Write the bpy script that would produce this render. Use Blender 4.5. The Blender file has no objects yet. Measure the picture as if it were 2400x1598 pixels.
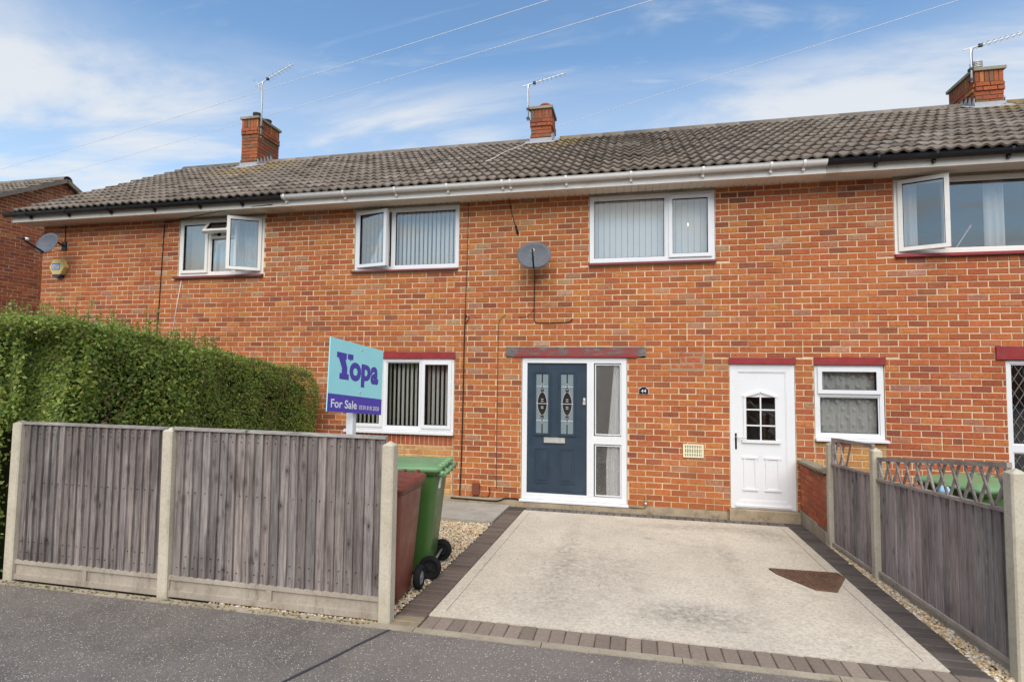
import bpy, bmesh, math, random
import numpy as np
from mathutils import Matrix, Vector
rnd = random.Random(7)
nrs = np.random.RandomState(11)
R = math.radians
scene = bpy.context.scene
col = scene.collection

# ------------------------------------------------------------------ camera
CAM = Vector((-2.9234, -8.1445, 1.8767))
YAW, PIT, ROL = -0.21543, 0.05442, 0.00962
FWD = Vector((math.sin(YAW)*math.cos(PIT), math.cos(YAW)*math.cos(PIT), math.sin(PIT)))
RIGHT0 = Vector((math.cos(YAW), -math.sin(YAW), 0))
UP0 = RIGHT0.cross(FWD)
RIGHT = RIGHT0*math.cos(ROL) + UP0*math.sin(ROL)
UP = UP0*math.cos(ROL) - RIGHT0*math.sin(ROL)
cd = bpy.data.cameras.new('camera')
cd.sensor_width = 36.0
cd.lens = 1301.8/2400*36.0
cd.clip_start = 0.05
cd.clip_end = 3000
cam = bpy.data.objects.new('camera', cd)
col.objects.link(cam)
cam.matrix_world = Matrix(((RIGHT.x, UP.x, -FWD.x, CAM.x), (RIGHT.y, UP.y, -FWD.y, CAM.y), (RIGHT.z, UP.z, -FWD.z, CAM.z), (0, 0, 0, 1)))
scene.camera = cam

# ------------------------------------------------------------------ world
SUN_EL, SUN_AZ = 48, 171       # compass degrees, +Y = 0, +X = 90
world = bpy.data.worlds.new('World')
scene.world = world
world.use_nodes = True
wn, wl = world.node_tree.nodes, world.node_tree.links
wn.clear()
def W(t, **k):
    n = wn.new(t)
    for a, v in k.items(): setattr(n, a, v)
    return n
sky = W('ShaderNodeTexSky', sky_type='NISHITA')
sky.sun_disc = False
sky.sun_elevation = R(SUN_EL)
sky.sun_rotation = R(SUN_AZ)
sky.air_density = 1.0; sky.dust_density = 0.0; sky.ozone_density = 3.0
tc = W('ShaderNodeTexCoord')
sep = W('ShaderNodeSeparateXYZ'); wl.new(tc.outputs['Generated'], sep.inputs[0])
zc = W('ShaderNodeMath', operation='MAXIMUM'); wl.new(sep.outputs[2], zc.inputs[0]); zc.inputs[1].default_value = 0.0
za = W('ShaderNodeMath', operation='ADD'); wl.new(zc.outputs[0], za.inputs[0]); za.inputs[1].default_value = 0.12
dx = W('ShaderNodeMath', operation='DIVIDE'); wl.new(sep.outputs[0], dx.inputs[0]); wl.new(za.outputs[0], dx.inputs[1])
dy = W('ShaderNodeMath', operation='DIVIDE'); wl.new(sep.outputs[1], dy.inputs[0]); wl.new(za.outputs[0], dy.inputs[1])
cmb = W('ShaderNodeCombineXYZ'); wl.new(dx.outputs[0], cmb.inputs[0]); wl.new(dy.outputs[0], cmb.inputs[1])
LOC1 = (5.3, 15.7, 0)
LOC3 = (6.8, 12.2, 0)
def cloud_layer(scale, rot, loc, detail, rough, dist, lo, hi):
    mp = W('ShaderNodeMapping'); wl.new(cmb.outputs[0], mp.inputs['Vector'])
    mp.inputs['Scale'].default_value = scale; mp.inputs['Rotation'].default_value = (0, 0, R(rot)); mp.inputs['Location'].default_value = loc
    nz = W('ShaderNodeTexNoise'); wl.new(mp.outputs[0], nz.inputs['Vector'])
    nz.inputs['Scale'].default_value = 1.0; nz.inputs['Detail'].default_value = detail
    nz.inputs['Roughness'].default_value = rough; nz.inputs['Distortion'].default_value = dist
    mr = W('ShaderNodeMapRange', interpolation_type='SMOOTHSTEP'); wl.new(nz.outputs['Fac'], mr.inputs['Value'])
    mr.inputs['From Min'].default_value = lo; mr.inputs['From Max'].default_value = hi
    return mr.outputs[0]
c1 = cloud_layer((0.8, 2.6, 1), 10, LOC1, 11, 0.62, 0.4, 0.54, 0.76)     # long cirrus sheets
c2 = cloud_layer((1.6, 5.5, 1), 6, (0.4, 5.2, 0), 9, 0.6, 0.8, 0.50, 0.80)         # finer streaks
cm = W('ShaderNodeMath', operation='MAXIMUM'); wl.new(c1, cm.inputs[0])
c2h = W('ShaderNodeMath', operation='MULTIPLY'); wl.new(c2, c2h.inputs[0]); c2h.inputs[1].default_value = 0.6
wl.new(c2h.outputs[0], cm.inputs[1])
# veil of thin cloud thickening towards the horizon, all the way round
vr = W('ShaderNodeMapRange', interpolation_type='SMOOTHSTEP'); wl.new(zc.outputs[0], vr.inputs['Value'])
vr.inputs['From Min'].default_value = 0.505; vr.inputs['From Max'].default_value = 0.40
vr.inputs['To Min'].default_value = 0.0; vr.inputs['To Max'].default_value = 0.88
c3 = cloud_layer((1.0, 2.4, 1), 4, LOC3, 10, 0.58, 0.5, 0.43, 0.65)
vm = W('ShaderNodeMath', operation='MULTIPLY'); wl.new(vr.outputs[0], vm.inputs[0])
c3a = W('ShaderNodeMath', operation='MULTIPLY_ADD'); wl.new(c3, c3a.inputs[0]); c3a.inputs[1].default_value = 0.72; c3a.inputs[2].default_value = 0.28
wl.new(c3a.outputs[0], vm.inputs[1])
om = W('ShaderNodeMath', operation='MAXIMUM'); wl.new(vm.outputs[0], om.inputs[0])
cq = W('ShaderNodeMath', operation='MULTIPLY'); wl.new(cm.outputs[0], cq.inputs[0]); cq.inputs[1].default_value = 0.80
wl.new(cq.outputs[0], om.inputs[1])
skt = W('ShaderNodeMix', data_type='RGBA', blend_type='MULTIPLY'); skt.inputs[0].default_value = 1.0
wl.new(sky.outputs[0], skt.inputs[6]); skt.inputs[7].default_value = (0.93, 1.01, 0.97, 1)
bgs = W('ShaderNodeBackground'); wl.new(skt.outputs[2], bgs.inputs['Color']); bgs.inputs['Strength'].default_value = 0.15
bgc = W('ShaderNodeBackground'); bgc.inputs['Color'].default_value = (0.95, 0.975, 1.0, 1); bgc.inputs['Strength'].default_value = 0.60
mixw = W('ShaderNodeMixShader'); wl.new(om.outputs[0], mixw.inputs[0]); wl.new(bgs.outputs[0], mixw.inputs[1]); wl.new(bgc.outputs[0], mixw.inputs[2])
wo = W('ShaderNodeOutputWorld'); wl.new(mixw.outputs[0], wo.inputs['Surface'])

# ------------------------------------------------------------------ sun
sl = bpy.data.lights.new('sun', 'SUN')
sl.energy = 2.9
sl.angle = R(60)
sl.color = (1.0, 0.93, 0.83)
so = bpy.data.objects.new('sun', sl)
col.objects.link(so)
sd = Vector((math.sin(R(SUN_AZ))*math.cos(R(SUN_EL)), math.cos(R(SUN_AZ))*math.cos(R(SUN_EL)), math.sin(R(SUN_EL))))
so.location = sd*30
so.rotation_euler = sd.to_track_quat('Z', 'Y').to_euler()

vs = scene.view_settings
vs.view_transform = 'Standard'; vs.look = 'None'; vs.gamma = 1.0; vs.exposure = 0.56
vs.use_curve_mapping = False
scene.render.resolution_x = 1024; scene.render.resolution_y = 681

# ------------------------------------------------------------------ helpers
ZG, SG = -0.095, -0.030
def G(y): return ZG + SG*y
def proj(p):
    d = Vector(p) - CAM
    z = d.dot(FWD)
    if z < 0.1: return (-9999, -9999, 1)
    return (1200 + 1301.8*d.dot(RIGHT)/z, 799 - 1301.8*d.dot(UP)/z, z)

class MB:
    """collects faces, builds one mesh"""
    def __init__(s): s.v = []; s.f = []; s.c = []
    def quad(s, a, b, c, d, colr=None):
        n = len(s.v); s.v += [tuple(a), tuple(b), tuple(c), tuple(d)]; s.f.append((n, n+1, n+2, n+3)); s.c.append(colr)
    def box(s, x0, x1, y0, y1, z0, z1, colr=None):
        n = len(s.v)
        s.v += [(x0,y0,z0),(x1,y0,z0),(x1,y1,z0),(x0,y1,z0),(x0,y0,z1),(x1,y0,z1),(x1,y1,z1),(x0,y1,z1)]
        for q in ((0,3,2,1),(4,5,6,7),(0,1,5,4),(1,2,6,5),(2,3,7,6),(3,0,4,7)):
            s.f.append(tuple(n+i for i in q)); s.c.append(colr)
        return s
    def obox(s, M, sx, sy, sz, colr=None):
        """box of half sizes in frame M"""
        n = len(s.v)
        for x, y, z in ((-1,-1,-1),(1,-1,-1),(1,1,-1),(-1,1,-1),(-1,-1,1),(1,-1,1),(1,1,1),(-1,1,1)):
            s.v.append(tuple(M @ Vector((x*sx, y*sy, z*sz))))
        for q in ((0,3,2,1),(4,5,6,7),(0,1,5,4),(1,2,6,5),(2,3,7,6),(3,0,4,7)):
            s.f.append(tuple(n+i for i in q)); s.c.append(colr)
        return s
    def bar(s, a, b, w, h, colr=None, upv=(0,0,1)):
        a = Vector(a); b = Vector(b); d = b-a; L = d.length; d.normalize()
        up = Vector(upv)
        if abs(d.dot(up)) > 0.98: up = Vector((0,1,0))
        x = d.cross(up).normalized(); u = x.cross(d).normalized()
        c = (a+b)/2
        M = Matrix(((d.x,x.x,u.x,c.x),(d.y,x.y,u.y,c.y),(d.z,x.z,u.z,c.z),(0,0,0,1)))
        return s.obox(M, L/2, w/2, h/2, colr)
    def tube(s, pts, r, n=8, cap=True, radii=None):
        pts = [Vector(p) for p in pts]
        rings = []
        pu = None
        for i, p in enumerate(pts):
            d = (pts[min(i+1, len(pts)-1)] - pts[max(i-1, 0)]).normalized()
            up = pu if pu is not None else (Vector((0,0,1)) if abs(d.z) < 0.9 else Vector((1,0,0)))
            x = d.cross(up)
            if x.length < 1e-4: x = d.cross(Vector((0.3,1,0.2)))
            x.normalize(); u = x.cross(d).normalized(); pu = u
            rr = radii[i] if radii else r
            b = len(s.v)
            for k in range(n):
                a = 2*math.pi*k/n
                s.v.append(tuple(p + x*(rr*math.cos(a)) + u*(rr*math.sin(a))))
            rings.append(b)
        for a, b in zip(rings, rings[1:]):
            for k in range(n):
                s.f.append((a+k, a+(k+1)%n, b+(k+1)%n, b+k)); s.c.append(None)
        if cap:
            s.f.append(tuple(rings[0]+k for k in range(n))[::-1]); s.c.append(None)
            s.f.append(tuple(rings[-1]+k for k in range(n))); s.c.append(None)
        return s
    def lathe(s, prof, M, n=20):
        """prof list of (r, h) about local Z of M"""
        rings = []
        for r_, h in prof:
            b = len(s.v)
            for k in range(n):
                a = 2*math.pi*k/n
                s.v.append(tuple(M @ Vector((r_*math.cos(a), r_*math.sin(a), h))))
            rings.append(b)
        for a, b in zip(rings, rings[1:]):
            for k in range(n):
                s.f.append((a+k, a+(k+1)%n, b+(k+1)%n, b+k)); s.c.append(None)
        return s
    def prism(s, poly, M, h0, h1):
        """poly (x,y) ccw extruded along local z"""
        n = len(poly); b = len(s.v)
        for h in (h0, h1):
            for x, y in poly: s.v.append(tuple(M @ Vector((x, y, h))))
        s.f.append(tuple(b+i for i in range(n))[::-1]); s.c.append(None)
        s.f.append(tuple(b+n+i for i in range(n))); s.c.append(None)
        for i in range(n):
            j = (i+1) % n
            s.f.append((b+i, b+j, b+n+j, b+n+i)); s.c.append(None)
        return s
    def mesh(s, name, mat, smooth=False):
        m = bpy.data.meshes.new(name)
        m.from_pydata(s.v, [], s.f)
        if True:
            at = m.attributes.new('tint', 'FLOAT_COLOR', 'FACE')
            arr = np.ones((len(s.f), 4), np.float32)
            for i, c in enumerate(s.c):
                if c is not None: arr[i, :3] = c[:3]
            at.data.foreach_set('color', arr.ravel())
        if smooth: m.shade_smooth()
        m.materials.append(MAT[mat])
        m.update()
        return m

def tag(o, label=None, cat=None, group=None, kind=None):
    if label: o['label'] = label
    if cat: o['category'] = cat
    if group: o['group'] = group
    if kind: o['kind'] = kind
    return o
ROOTLOC = {}
def root(name, loc, label, cat, group=None):
    o = bpy.data.objects.new(name, None)
    o.empty_display_size = 0.2
    o.location = loc
    col.objects.link(o)
    ROOTLOC[o] = Vector(loc)
    return tag(o, label, cat, group)
def link(name, mesh, parent=None, M=None, color=None):
    o = bpy.data.objects.new(name, mesh)
    col.objects.link(o)
    if parent is not None:
        o.parent = parent
        if parent in ROOTLOC: o.matrix_parent_inverse = Matrix.Translation(-ROOTLOC[parent])
    if M is not None: o.matrix_basis = M
    if color is not None: o.color = (color[0], color[1], color[2], 1)
    return o
def build(mb, name, mat, parent=None, smooth=False, color=None):
    return link(name, mb.mesh(name, mat, smooth), parent, None, color)
def T(x, y, z): return Matrix.Translation((x, y, z))

# ------------------------------------------------------------------ materials
MAT = {}
class NT:
    def __init__(s, name):
        m = bpy.data.materials.new(name); m.use_nodes = True
        s.m = m; s.n = m.node_tree.nodes; s.l = m.node_tree.links
        s.n.clear()
        s.out = s.n.new('ShaderNodeOutputMaterial')
        MAT[name] = m
        s._pos = None
    def node(s, t, **k):
        n = s.n.new(t)
        for a, v in k.items(): setattr(n, a, v)
        return n
    def pos(s):
        if s._pos is None: s._pos = s.node('ShaderNodeNewGeometry').outputs['Position']
        return s._pos
    def con(s, o, i):
        if hasattr(o, 'is_output') or hasattr(o, 'links'): s.l.new(o, i)
        else: i.default_value = o
    def mapping(s, scale=(1,1,1), vec=None, rot=(0,0,0), loc=(0,0,0)):
        mp = s.node('ShaderNodeMapping'); s.l.new(vec or s.pos(), mp.inputs[0])
        mp.inputs['Scale'].default_value = scale; mp.inputs['Rotation'].default_value = rot; mp.inputs['Location'].default_value = loc
        return mp.outputs[0]
    def noise(s, scale, detail=4, rough=0.55, vec=None, dist=0.0, out='Fac'):
        n = s.node('ShaderNodeTexNoise'); s.l.new(vec or s.pos(), n.inputs['Vector'])
        n.inputs['Scale'].default_value = scale; n.inputs['Detail'].default_value = detail
        n.inputs['Roughness'].default_value = rough; n.inputs['Distortion'].default_value = dist
        return n.outputs[out]
    def voro(s, scale, vec=None, feature='F1', out='Distance', rnd_=1.0):
        n = s.node('ShaderNodeTexVoronoi', feature=feature); s.l.new(vec or s.pos(), n.inputs['Vector'])
        n.inputs['Scale'].default_value = scale; n.inputs['Randomness'].default_value = rnd_
        return n.outputs[out]
    def ramp(s, v, lo, hi, a=0.0, b=1.0, smooth=True):
        n = s.node('ShaderNodeMapRange', interpolation_type='SMOOTHSTEP' if smooth else 'LINEAR')
        s.l.new(v, n.inputs['Value'])
        n.inputs['From Min'].default_value = lo; n.inputs['From Max'].default_value = hi
        n.inputs['To Min'].default_value = a; n.inputs['To Max'].default_value = b
        return n.outputs[0]
    def math(s, op, a, b=None):
        n = s.node('ShaderNodeMath', operation=op); s.con(a, n.inputs[0])
        if b is not None: s.con(b, n.inputs[1])
        return n.outputs[0]
    def mix(s, f, a, b, mode='MIX'):
        n = s.node('ShaderNodeMix', data_type='RGBA', blend_type=mode)
        s.con(f, n.inputs[0])
        for v, i in ((a, n.inputs[6]), (b, n.inputs[7])):
            if isinstance(v, (tuple, list)): i.default_value = (*v[:3], 1)
            else: s.l.new(v, i)
        return n.outputs[2]
    def tint(s):
        oi = s.node('ShaderNodeObjectInfo').outputs['Color']
        at = s.node('ShaderNodeAttribute', attribute_name='tint')
        return oi, at.outputs['Color']
    def bump(s, h, strength=0.3, dist=0.01, normal=None):
        b = s.node('ShaderNodeBump'); s.l.new(h, b.inputs['Height'])
        b.inputs['Strength'].default_value = strength; b.inputs['Distance'].default_value = dist
        if normal is not None: s.l.new(normal, b.inputs['Normal'])
        return b.outputs[0]
    def bsdf(s, colr, rough=0.8, normal=None, metal=0.0, spec=0.3, **k):
        p = s.node('ShaderNodeBsdfPrincipled')
        if isinstance(colr, (tuple, list)): p.inputs['Base Color'].default_value = (*colr[:3], 1)
        else: s.l.new(colr, p.inputs['Base Color'])
        s.con(rough, p.inputs['Roughness']); p.inputs['Metallic'].default_value = metal
        p.inputs['Specular IOR Level'].default_value = spec
        if normal is not None: s.l.new(normal, p.inputs['Normal'])
        for a, v in k.items(): s.con(v, p.inputs[a])
        s.l.new(p.outputs[0], s.out.inputs[0])
        return p
def srgb(r, g, b):
    f = lambda c: (c/255/12.92 if c/255 <= 0.04045 else ((c/255+0.055)/1.055)**2.4)
    return (f(r), f(g), f(b))

# brick: colour = object colour (single bricks) x face tint (joined ones)
def brick_mat(name, smear=(0.62, 0.42, 0.25), amt=0.34):
    t = NT(name)
    oi, at = t.tint()
    c = t.mix(1.0, oi, at, 'MULTIPLY')
    n1 = t.noise(24, 7, 0.78, dist=0.5)
    c = t.mix(t.ramp(n1, 0.38, 0.70, 0, 0.64), c, (0.14, 0.044, 0.024))
    nl = t.noise(0.7, 3, 0.5, t.mapping(loc=(2, 0, 5)))
    c = t.mix(t.ramp(nl, 0.42, 0.66, 0, 0.32), c, (0.50, 0.16, 0.045))
    st = t.noise(2.2, 6, 0.68, t.mapping((2.2, 1, 0.5), loc=(7, 0, 2)))
    c = t.mix(t.ramp(st, 0.50, 0.74, 0, 0.34), c, (0.21, 0.095, 0.055))
    du = t.noise(1.1, 5, 0.65, t.mapping((1, 1, 1.5), loc=(11, 0, 4)))
    c = t.mix(t.ramp(du, 0.48, 0.72, 0, 0.22), c, (0.52, 0.26, 0.125))
    n2 = t.noise(60, 4, 0.7)
    c = t.mix(t.ramp(n2, 0.40, 0.72, 0.0, 0.25), c, (0.58, 0.19, 0.065))
    n3 = t.noise(22, 6, 0.75, t.mapping((1, 1, 1.6), loc=(3.1, 0, 7)))
    c = t.mix(t.ramp(n3, 0.56, 0.76, 0, amt), c, smear)
    sp = t.noise(230, 2, 0.5)
    c = t.mix(t.ramp(sp, 0.66, 0.74, 0, 0.55), c, (0.05, 0.02, 0.015))
    nb = t.noise(110, 6, 0.7)
    t.bsdf(c, 0.92, t.bump(nb, 0.55, 0.004), spec=0.15)
brick_mat('brick')
brick_mat('brick_old', (0.15, 0.125, 0.075), 0.85)
def mortar_mat(name, base, dark):
    t = NT(name)
    n = t.noise(22, 6, 0.7); n0 = t.noise(1.3, 4, 0.6)
    c = t.mix(t.ramp(n, 0.3, 0.75), base, dark)
    c = t.mix(t.ramp(n0, 0.42, 0.70, 0, 0.65), c, (0.40, 0.28, 0.165))
    t.bsdf(c, 0.95, t.bump(t.noise(180, 4, 0.7), 0.6, 0.003), spec=0.1)
mortar_mat('mortar', (0.75, 0.575, 0.375), (0.60, 0.44, 0.275))
mortar_mat('mortar_patch', (0.40, 0.25, 0.16), (0.30, 0.19, 0.12))
mortar_mat('mortar_grey', (0.24, 0.20, 0.16), (0.13, 0.11, 0.09))

# roof tiles
t = NT('tile')
oi, at = t.tint()
c = t.mix(1.0, oi, at, 'MULTIPLY')
c = t.mix(t.ramp(t.noise(18, 6, 0.7), 0.40, 0.75, 0, 0.5), c, (0.065, 0.052, 0.042))
c = t.mix(t.ramp(t.noise(38, 5, 0.7), 0.56, 0.75, 0, 0.45), c, (0.30, 0.265, 0.215))
c = t.mix(t.ramp(t.noise(55, 3, 0.6), 0.66, 0.72, 0, 0.8), c, (0.50, 0.48, 0.44))
gp = t.node('ShaderNodeSeparateXYZ'); t.l.new(t.pos(), gp.inputs[0])
for cx, cy, rr in ((-11.2, 2.5, 1.25), (-4.5, 3.0, 0.9), (3.7, 3.0, 0.9)):      # lichen below the chimneys
    ds = t.node('ShaderNodeVectorMath', operation='DISTANCE'); t.l.new(t.pos(), ds.inputs[0]); ds.inputs[1].default_value = (cx, cy, 4.68+.563*(cy+.35))
    f = t.math('MULTIPLY', t.ramp(ds.outputs['Value'], rr, rr*0.25), t.ramp(t.noise(9, 5, 0.7), 0.42, 0.62))
    c = t.mix(t.math('MULTIPLY', f, 0.8), c, (0.38, 0.25, 0.045))
c = t.mix(t.ramp(t.noise(33, 4, 0.7, t.mapping(loc=(4, 2, 1))), 0.69, 0.76, 0, 0.6), c, (0.34, 0.25, 0.08))
t.bsdf(c, 0.92, t.bump(t.noise(140, 5, 0.7), 0.6, 0.004), spec=0.15)

def simple(name, colr, rough=0.5, spec=0.4, metal=0.0, var=0.0, scale=8, dirt=None, dirtamt=0.5, bumpk=0.0, bscale=60, objcol=False):
    t = NT(name)
    c = colr
    if objcol:
        oi, at = t.tint(); c = t.mix(1.0, oi, colr, 'MULTIPLY')
    if var: c = t.mix(t.ramp(t.noise(scale, 5, 0.6), 0.3, 0.7, 0, var), c, tuple(v*0.55 for v in colr))
    if dirt: c = t.mix(t.ramp(t.noise(scale*0.6, 6, 0.7, t.mapping(loc=(9, 4, 2))), 0.52, 0.75, 0, dirtamt), c, dirt)
    nrm = t.bump(t.noise(bscale, 4, 0.6), bumpk, 0.004) if bumpk else None
    r_ = t.ramp(t.noise(scale*1.7, 4, 0.6, t.mapping(loc=(1, 7, 3))), 0.3, 0.7, rough*0.8, min(1, rough*1.25))
    t.bsdf(c, r_, nrm, metal, spec)
    return t
simple('upvc', (0.74, 0.74, 0.735), 0.32, 0.5, var=0.04, scale=3, dirt=(0.52, 0.50, 0.45), dirtamt=0.18)
simple('upvc_old', (0.80, 0.76, 0.69), 0.4, 0.4, var=0.08, scale=5, dirt=(0.40, 0.37, 0.31), dirtamt=0.4)
simple('gutter_white', (0.86, 0.83, 0.77), 0.3, 0.5, var=0.03, scale=3, dirt=(0.45, 0.42, 0.35), dirtamt=0.25)
simple('gutter_black', (0.013, 0.014, 0.016), 0.45, 0.4, dirt=(0.06, 0.055, 0.05), dirtamt=0.5, scale=6)
simple('fascia_paint', (0.70, 0.64, 0.55), 0.6, 0.3, var=0.15, scale=4, dirt=(0.30, 0.25, 0.18), dirtamt=0.5)
simple('soffit', (0.80, 0.73, 0.63), 0.45, 0.3, var=0.05, scale=4, dirt=(0.45, 0.40, 0.32), dirtamt=0.35)
simple('oxblood', srgb(150, 52, 52), 0.4, 0.4, var=0.35, scale=6, dirt=(0.16, 0.05, 0.045), dirtamt=0.6)
simple('sill_paint', srgb(128, 66, 60), 0.5, 0.3, var=0.4, scale=9, dirt=(0.10, 0.06, 0.05), dirtamt=0.6)
t = NT('old_timber')
c = t.mix(t.ramp(t.noise(30, 6, 0.7, t.mapping((0.3, 1, 1))), 0.3, 0.7), (0.20, 0.175, 0.155), (0.085, 0.075, 0.068))
ex = t.node('ShaderNodeSeparateXYZ'); t.l.new(t.pos(), ex.inputs[0])
mid = t.math('MULTIPLY', t.ramp(ex.outputs[0], -4.72, -4.58), t.ramp(ex.outputs[0], -2.80, -2.92))
c = t.mix(t.math('MULTIPLY', mid, t.ramp(t.noise(7, 6, 0.7, t.mapping((0.7, 1, 2.0), loc=(1, 2, 3))), 0.40, 0.56)), c, (0.24, 0.065, 0.060))
t.bsdf(c, 0.8, t.bump(t.noise(60, 5, 0.7, t.mapping((0.3, 1, 1))), 0.6, 0.006), spec=0.2)
simple('vent_dark', (0.05, 0.045, 0.04), 0.9, 0.1)
simple('door_blue', srgb(46, 60, 73), 0.42, 0.4, var=0.12, scale=3, dirt=srgb(64, 80, 94), dirtamt=0.35)
simple('rubber', (0.012, 0.012, 0.012), 0.75, 0.2)
simple('chrome', (0.68, 0.65, 0.60), 0.42, 0.5, metal=0.6, var=0.1, scale=20)
simple('steel', (0.45, 0.45, 0.44), 0.4, 0.5, metal=0.7, var=0.2, scale=20)
simple('alu_white', (0.75, 0.74, 0.74), 0.35, 0.5, var=0.2, scale=9)
simple('black_plastic', (0.016, 0.016, 0.017), 0.5, 0.4)
simple('cable', (0.025, 0.018, 0.015), 0.7, 0.2)
simple('cable_brown', (0.10, 0.05, 0.035), 0.7, 0.2)
simple('brown_box', srgb(120, 66, 50), 0.6, 0.3, var=0.1)
simple('wire_white', (0.82, 0.80, 0.80), 0.6, 0.3)
simple('dish_grey', srgb(92, 95, 102), 0.6, 0.25, var=0.15, scale=9, dirt=srgb(120, 110, 88), dirtamt=0.55)
simple('alarm_yellow', srgb(224, 198, 120), 0.4, 0.4, var=0.05)
simple('alarm_blue', srgb(24, 26, 78), 0.25, 0.5)
simple('ink_blue', srgb(60, 84, 160), 0.5)
simple('sign_cyan', srgb(160, 228, 230), 0.35, 0.4, var=0.03, dirt=srgb(140, 205, 208), dirtamt=0.25, scale=5)
simple('sign_purple', srgb(78, 70, 172), 0.35, 0.4, var=0.06)
simple('sign_navy', srgb(36, 52, 130), 0.35, 0.4)
simple('white_paint', (0.80, 0.80, 0.80), 0.45, 0.35, var=0.05, dirt=(0.5, 0.48, 0.42), dirtamt=0.25)
simple('plaque_black', (0.008, 0.008, 0.009), 0.25, 0.5)
simple('vent_cream', srgb(232, 224, 190), 0.5, 0.35, var=0.05)
simple('lead', (0.36, 0.365, 0.375), 0.55, 0.4, var=0.35, scale=12, dirt=(0.5, 0.5, 0.5), dirtamt=0.4)
simple('clay_pot', srgb(170, 80, 58), 0.8, 0.2, var=0.3, scale=8)
simple('pot_dark', (0.06, 0.055, 0.05), 0.85, 0.2, var=0.4)
simple('metal_cowl', (0.50, 0.48, 0.45), 0.5, 0.4, metal=0.5, var=0.2)
simple('plaster', (0.30, 0.285, 0.26), 0.9, 0.1)
simple('carpet', (0.12, 0.10, 0.085), 0.95, 0.1)
simple('blind', (0.88, 0.86, 0.80), 0.8, 0.15)
simple('lamp_shade', (0.7, 0.62, 0.5), 0.6, 0.3)
simple('stopcock', (0.30, 0.24, 0.14), 0.5, 0.4, metal=0.5)
simple('rag_blue', srgb(150, 190, 214), 0.9, 0.1)
simple('bin_brown', srgb(116, 62, 48), 0.42, 0.4, var=0.08, scale=5, dirt=srgb(140, 86, 70), dirtamt=0.35, bumpk=0.06, bscale=90)
simple('bin_green', srgb(66, 100, 48), 0.36, 0.45, var=0.12, scale=4, dirt=srgb(92, 122, 78), dirtamt=0.4, bumpk=0.05, bscale=90)
simple('lid_green', srgb(110, 146, 102), 0.38, 0.45, var=0.08, scale=6, dirt=srgb(130, 170, 124), dirtamt=0.4, bumpk=0.06, bscale=90)
simple('lid_brown', srgb(122, 62, 50), 0.42, 0.4, var=0.1, scale=6, dirt=srgb(148, 92, 78), dirtamt=0.4)
simple('sticker', (0.75, 0.77, 0.75), 0.3, 0.5)
simple('twig', (0.16, 0.10, 0.06), 0.9, 0.1, var=0.4)
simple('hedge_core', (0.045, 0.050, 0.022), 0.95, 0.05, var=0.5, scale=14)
simple('soil', (0.10, 0.075, 0.05), 0.95, 0.1, var=0.5, scale=14, bumpk=0.6, bscale=30)
simple('tar', (0.045, 0.045, 0.048), 0.7, 0.3, var=0.3)
simple('rust', srgb(116, 88, 70), 0.8, 0.25, var=0.6, scale=11, dirt=srgb(70, 55, 48), dirtamt=0.8, bumpk=0.5)
simple('roof_far', (0.16, 0.14, 0.12), 0.9, 0.15, var=0.5, scale=3)
simple('pool_item', (0.72, 0.73, 0.74), 0.6, 0.3)
simple('red_plastic', srgb(225, 130, 125), 0.5, 0.3)

# curtain cloths
def cloth(name, colr, alpha):
    t = NT(name)
    d = t.node('ShaderNodeBsdfDiffuse'); d.inputs[0].default_value = (*colr, 1)
    tl = t.node('ShaderNodeBsdfTranslucent'); tl.inputs[0].default_value = (*colr, 1)
    m1 = t.node('ShaderNodeMixShader'); m1.inputs[0].default_value = 0.15; t.l.new(d.outputs[0], m1.inputs[1]); t.l.new(tl.outputs[0], m1.inputs[2])
    tr = t.node('ShaderNodeBsdfTransparent')
    m2 = t.node('ShaderNodeMixShader'); m2.inputs[0].default_value = alpha; t.l.new(tr.outputs[0], m2.inputs[1]); t.l.new(m1.outputs[0], m2.inputs[2])
    t.l.new(m2.outputs[0], t.out.inputs[0])
cloth('curtain_white', (0.75, 0.75, 0.74), 1.0)
cloth('net', (0.82, 0.81, 0.77), 0.80)
cloth('motif', (0.80, 0.80, 0.76), 0.95)

# glass
def glass(name, refl=0.075, rough=0.0, bumpk=0.0, bscale=90, tintc=(0.97, 0.98, 0.98)):
    t = NT(name)
    g = t.node('ShaderNodeBsdfGlossy'); g.inputs['Roughness'].default_value = rough; g.inputs[0].default_value = (1.0, 0.94, 0.87, 1)
    if bumpk:
        nr = t.bump(t.noise(bscale, 3, 0.6), bumpk, 0.01); t.l.new(nr, g.inputs['Normal'])
    else:
        nr = t.bump(t.noise(1.7, 2, 0.5), 0.02, 0.02); t.l.new(nr, g.inputs['Normal'])
    tr = t.node('ShaderNodeBsdfTransparent'); tr.inputs[0].default_value = (*tintc, 1)
    fr = t.node('ShaderNodeFresnel'); fr.inputs['IOR'].default_value = 1.5
    f = t.math('ADD', t.math('MULTIPLY', fr.outputs[0], 0.8), refl)
    m = t.node('ShaderNodeMixShader'); t.l.new(f, m.inputs[0]); t.l.new(tr.outputs[0], m.inputs[1]); t.l.new(g.outputs[0], m.inputs[2])
    t.l.new(m.outputs[0], t.out.inputs[0])
glass('glass')
glass('glass_dark', 0.05)
def frosted(name, colr, rough):
    t = NT(name)
    nr = t.bump(t.noise(95, 3, 0.65), 0.55, 0.006)
    p = t.bsdf(colr, rough, nr, spec=0.5)
    p.inputs['Transmission Weight'].default_value = 0.92; p.inputs['IOR'].default_value = 1.25
glass('glass_frosted', 0.05, 0.06, 0.9, 120)
simple('glass_etched', srgb(122, 136, 140), 0.22, 0.55, var=0.12, scale=10)
simple('glass_clear_dark', (0.028, 0.022, 0.018), 0.08, 0.6)
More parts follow.
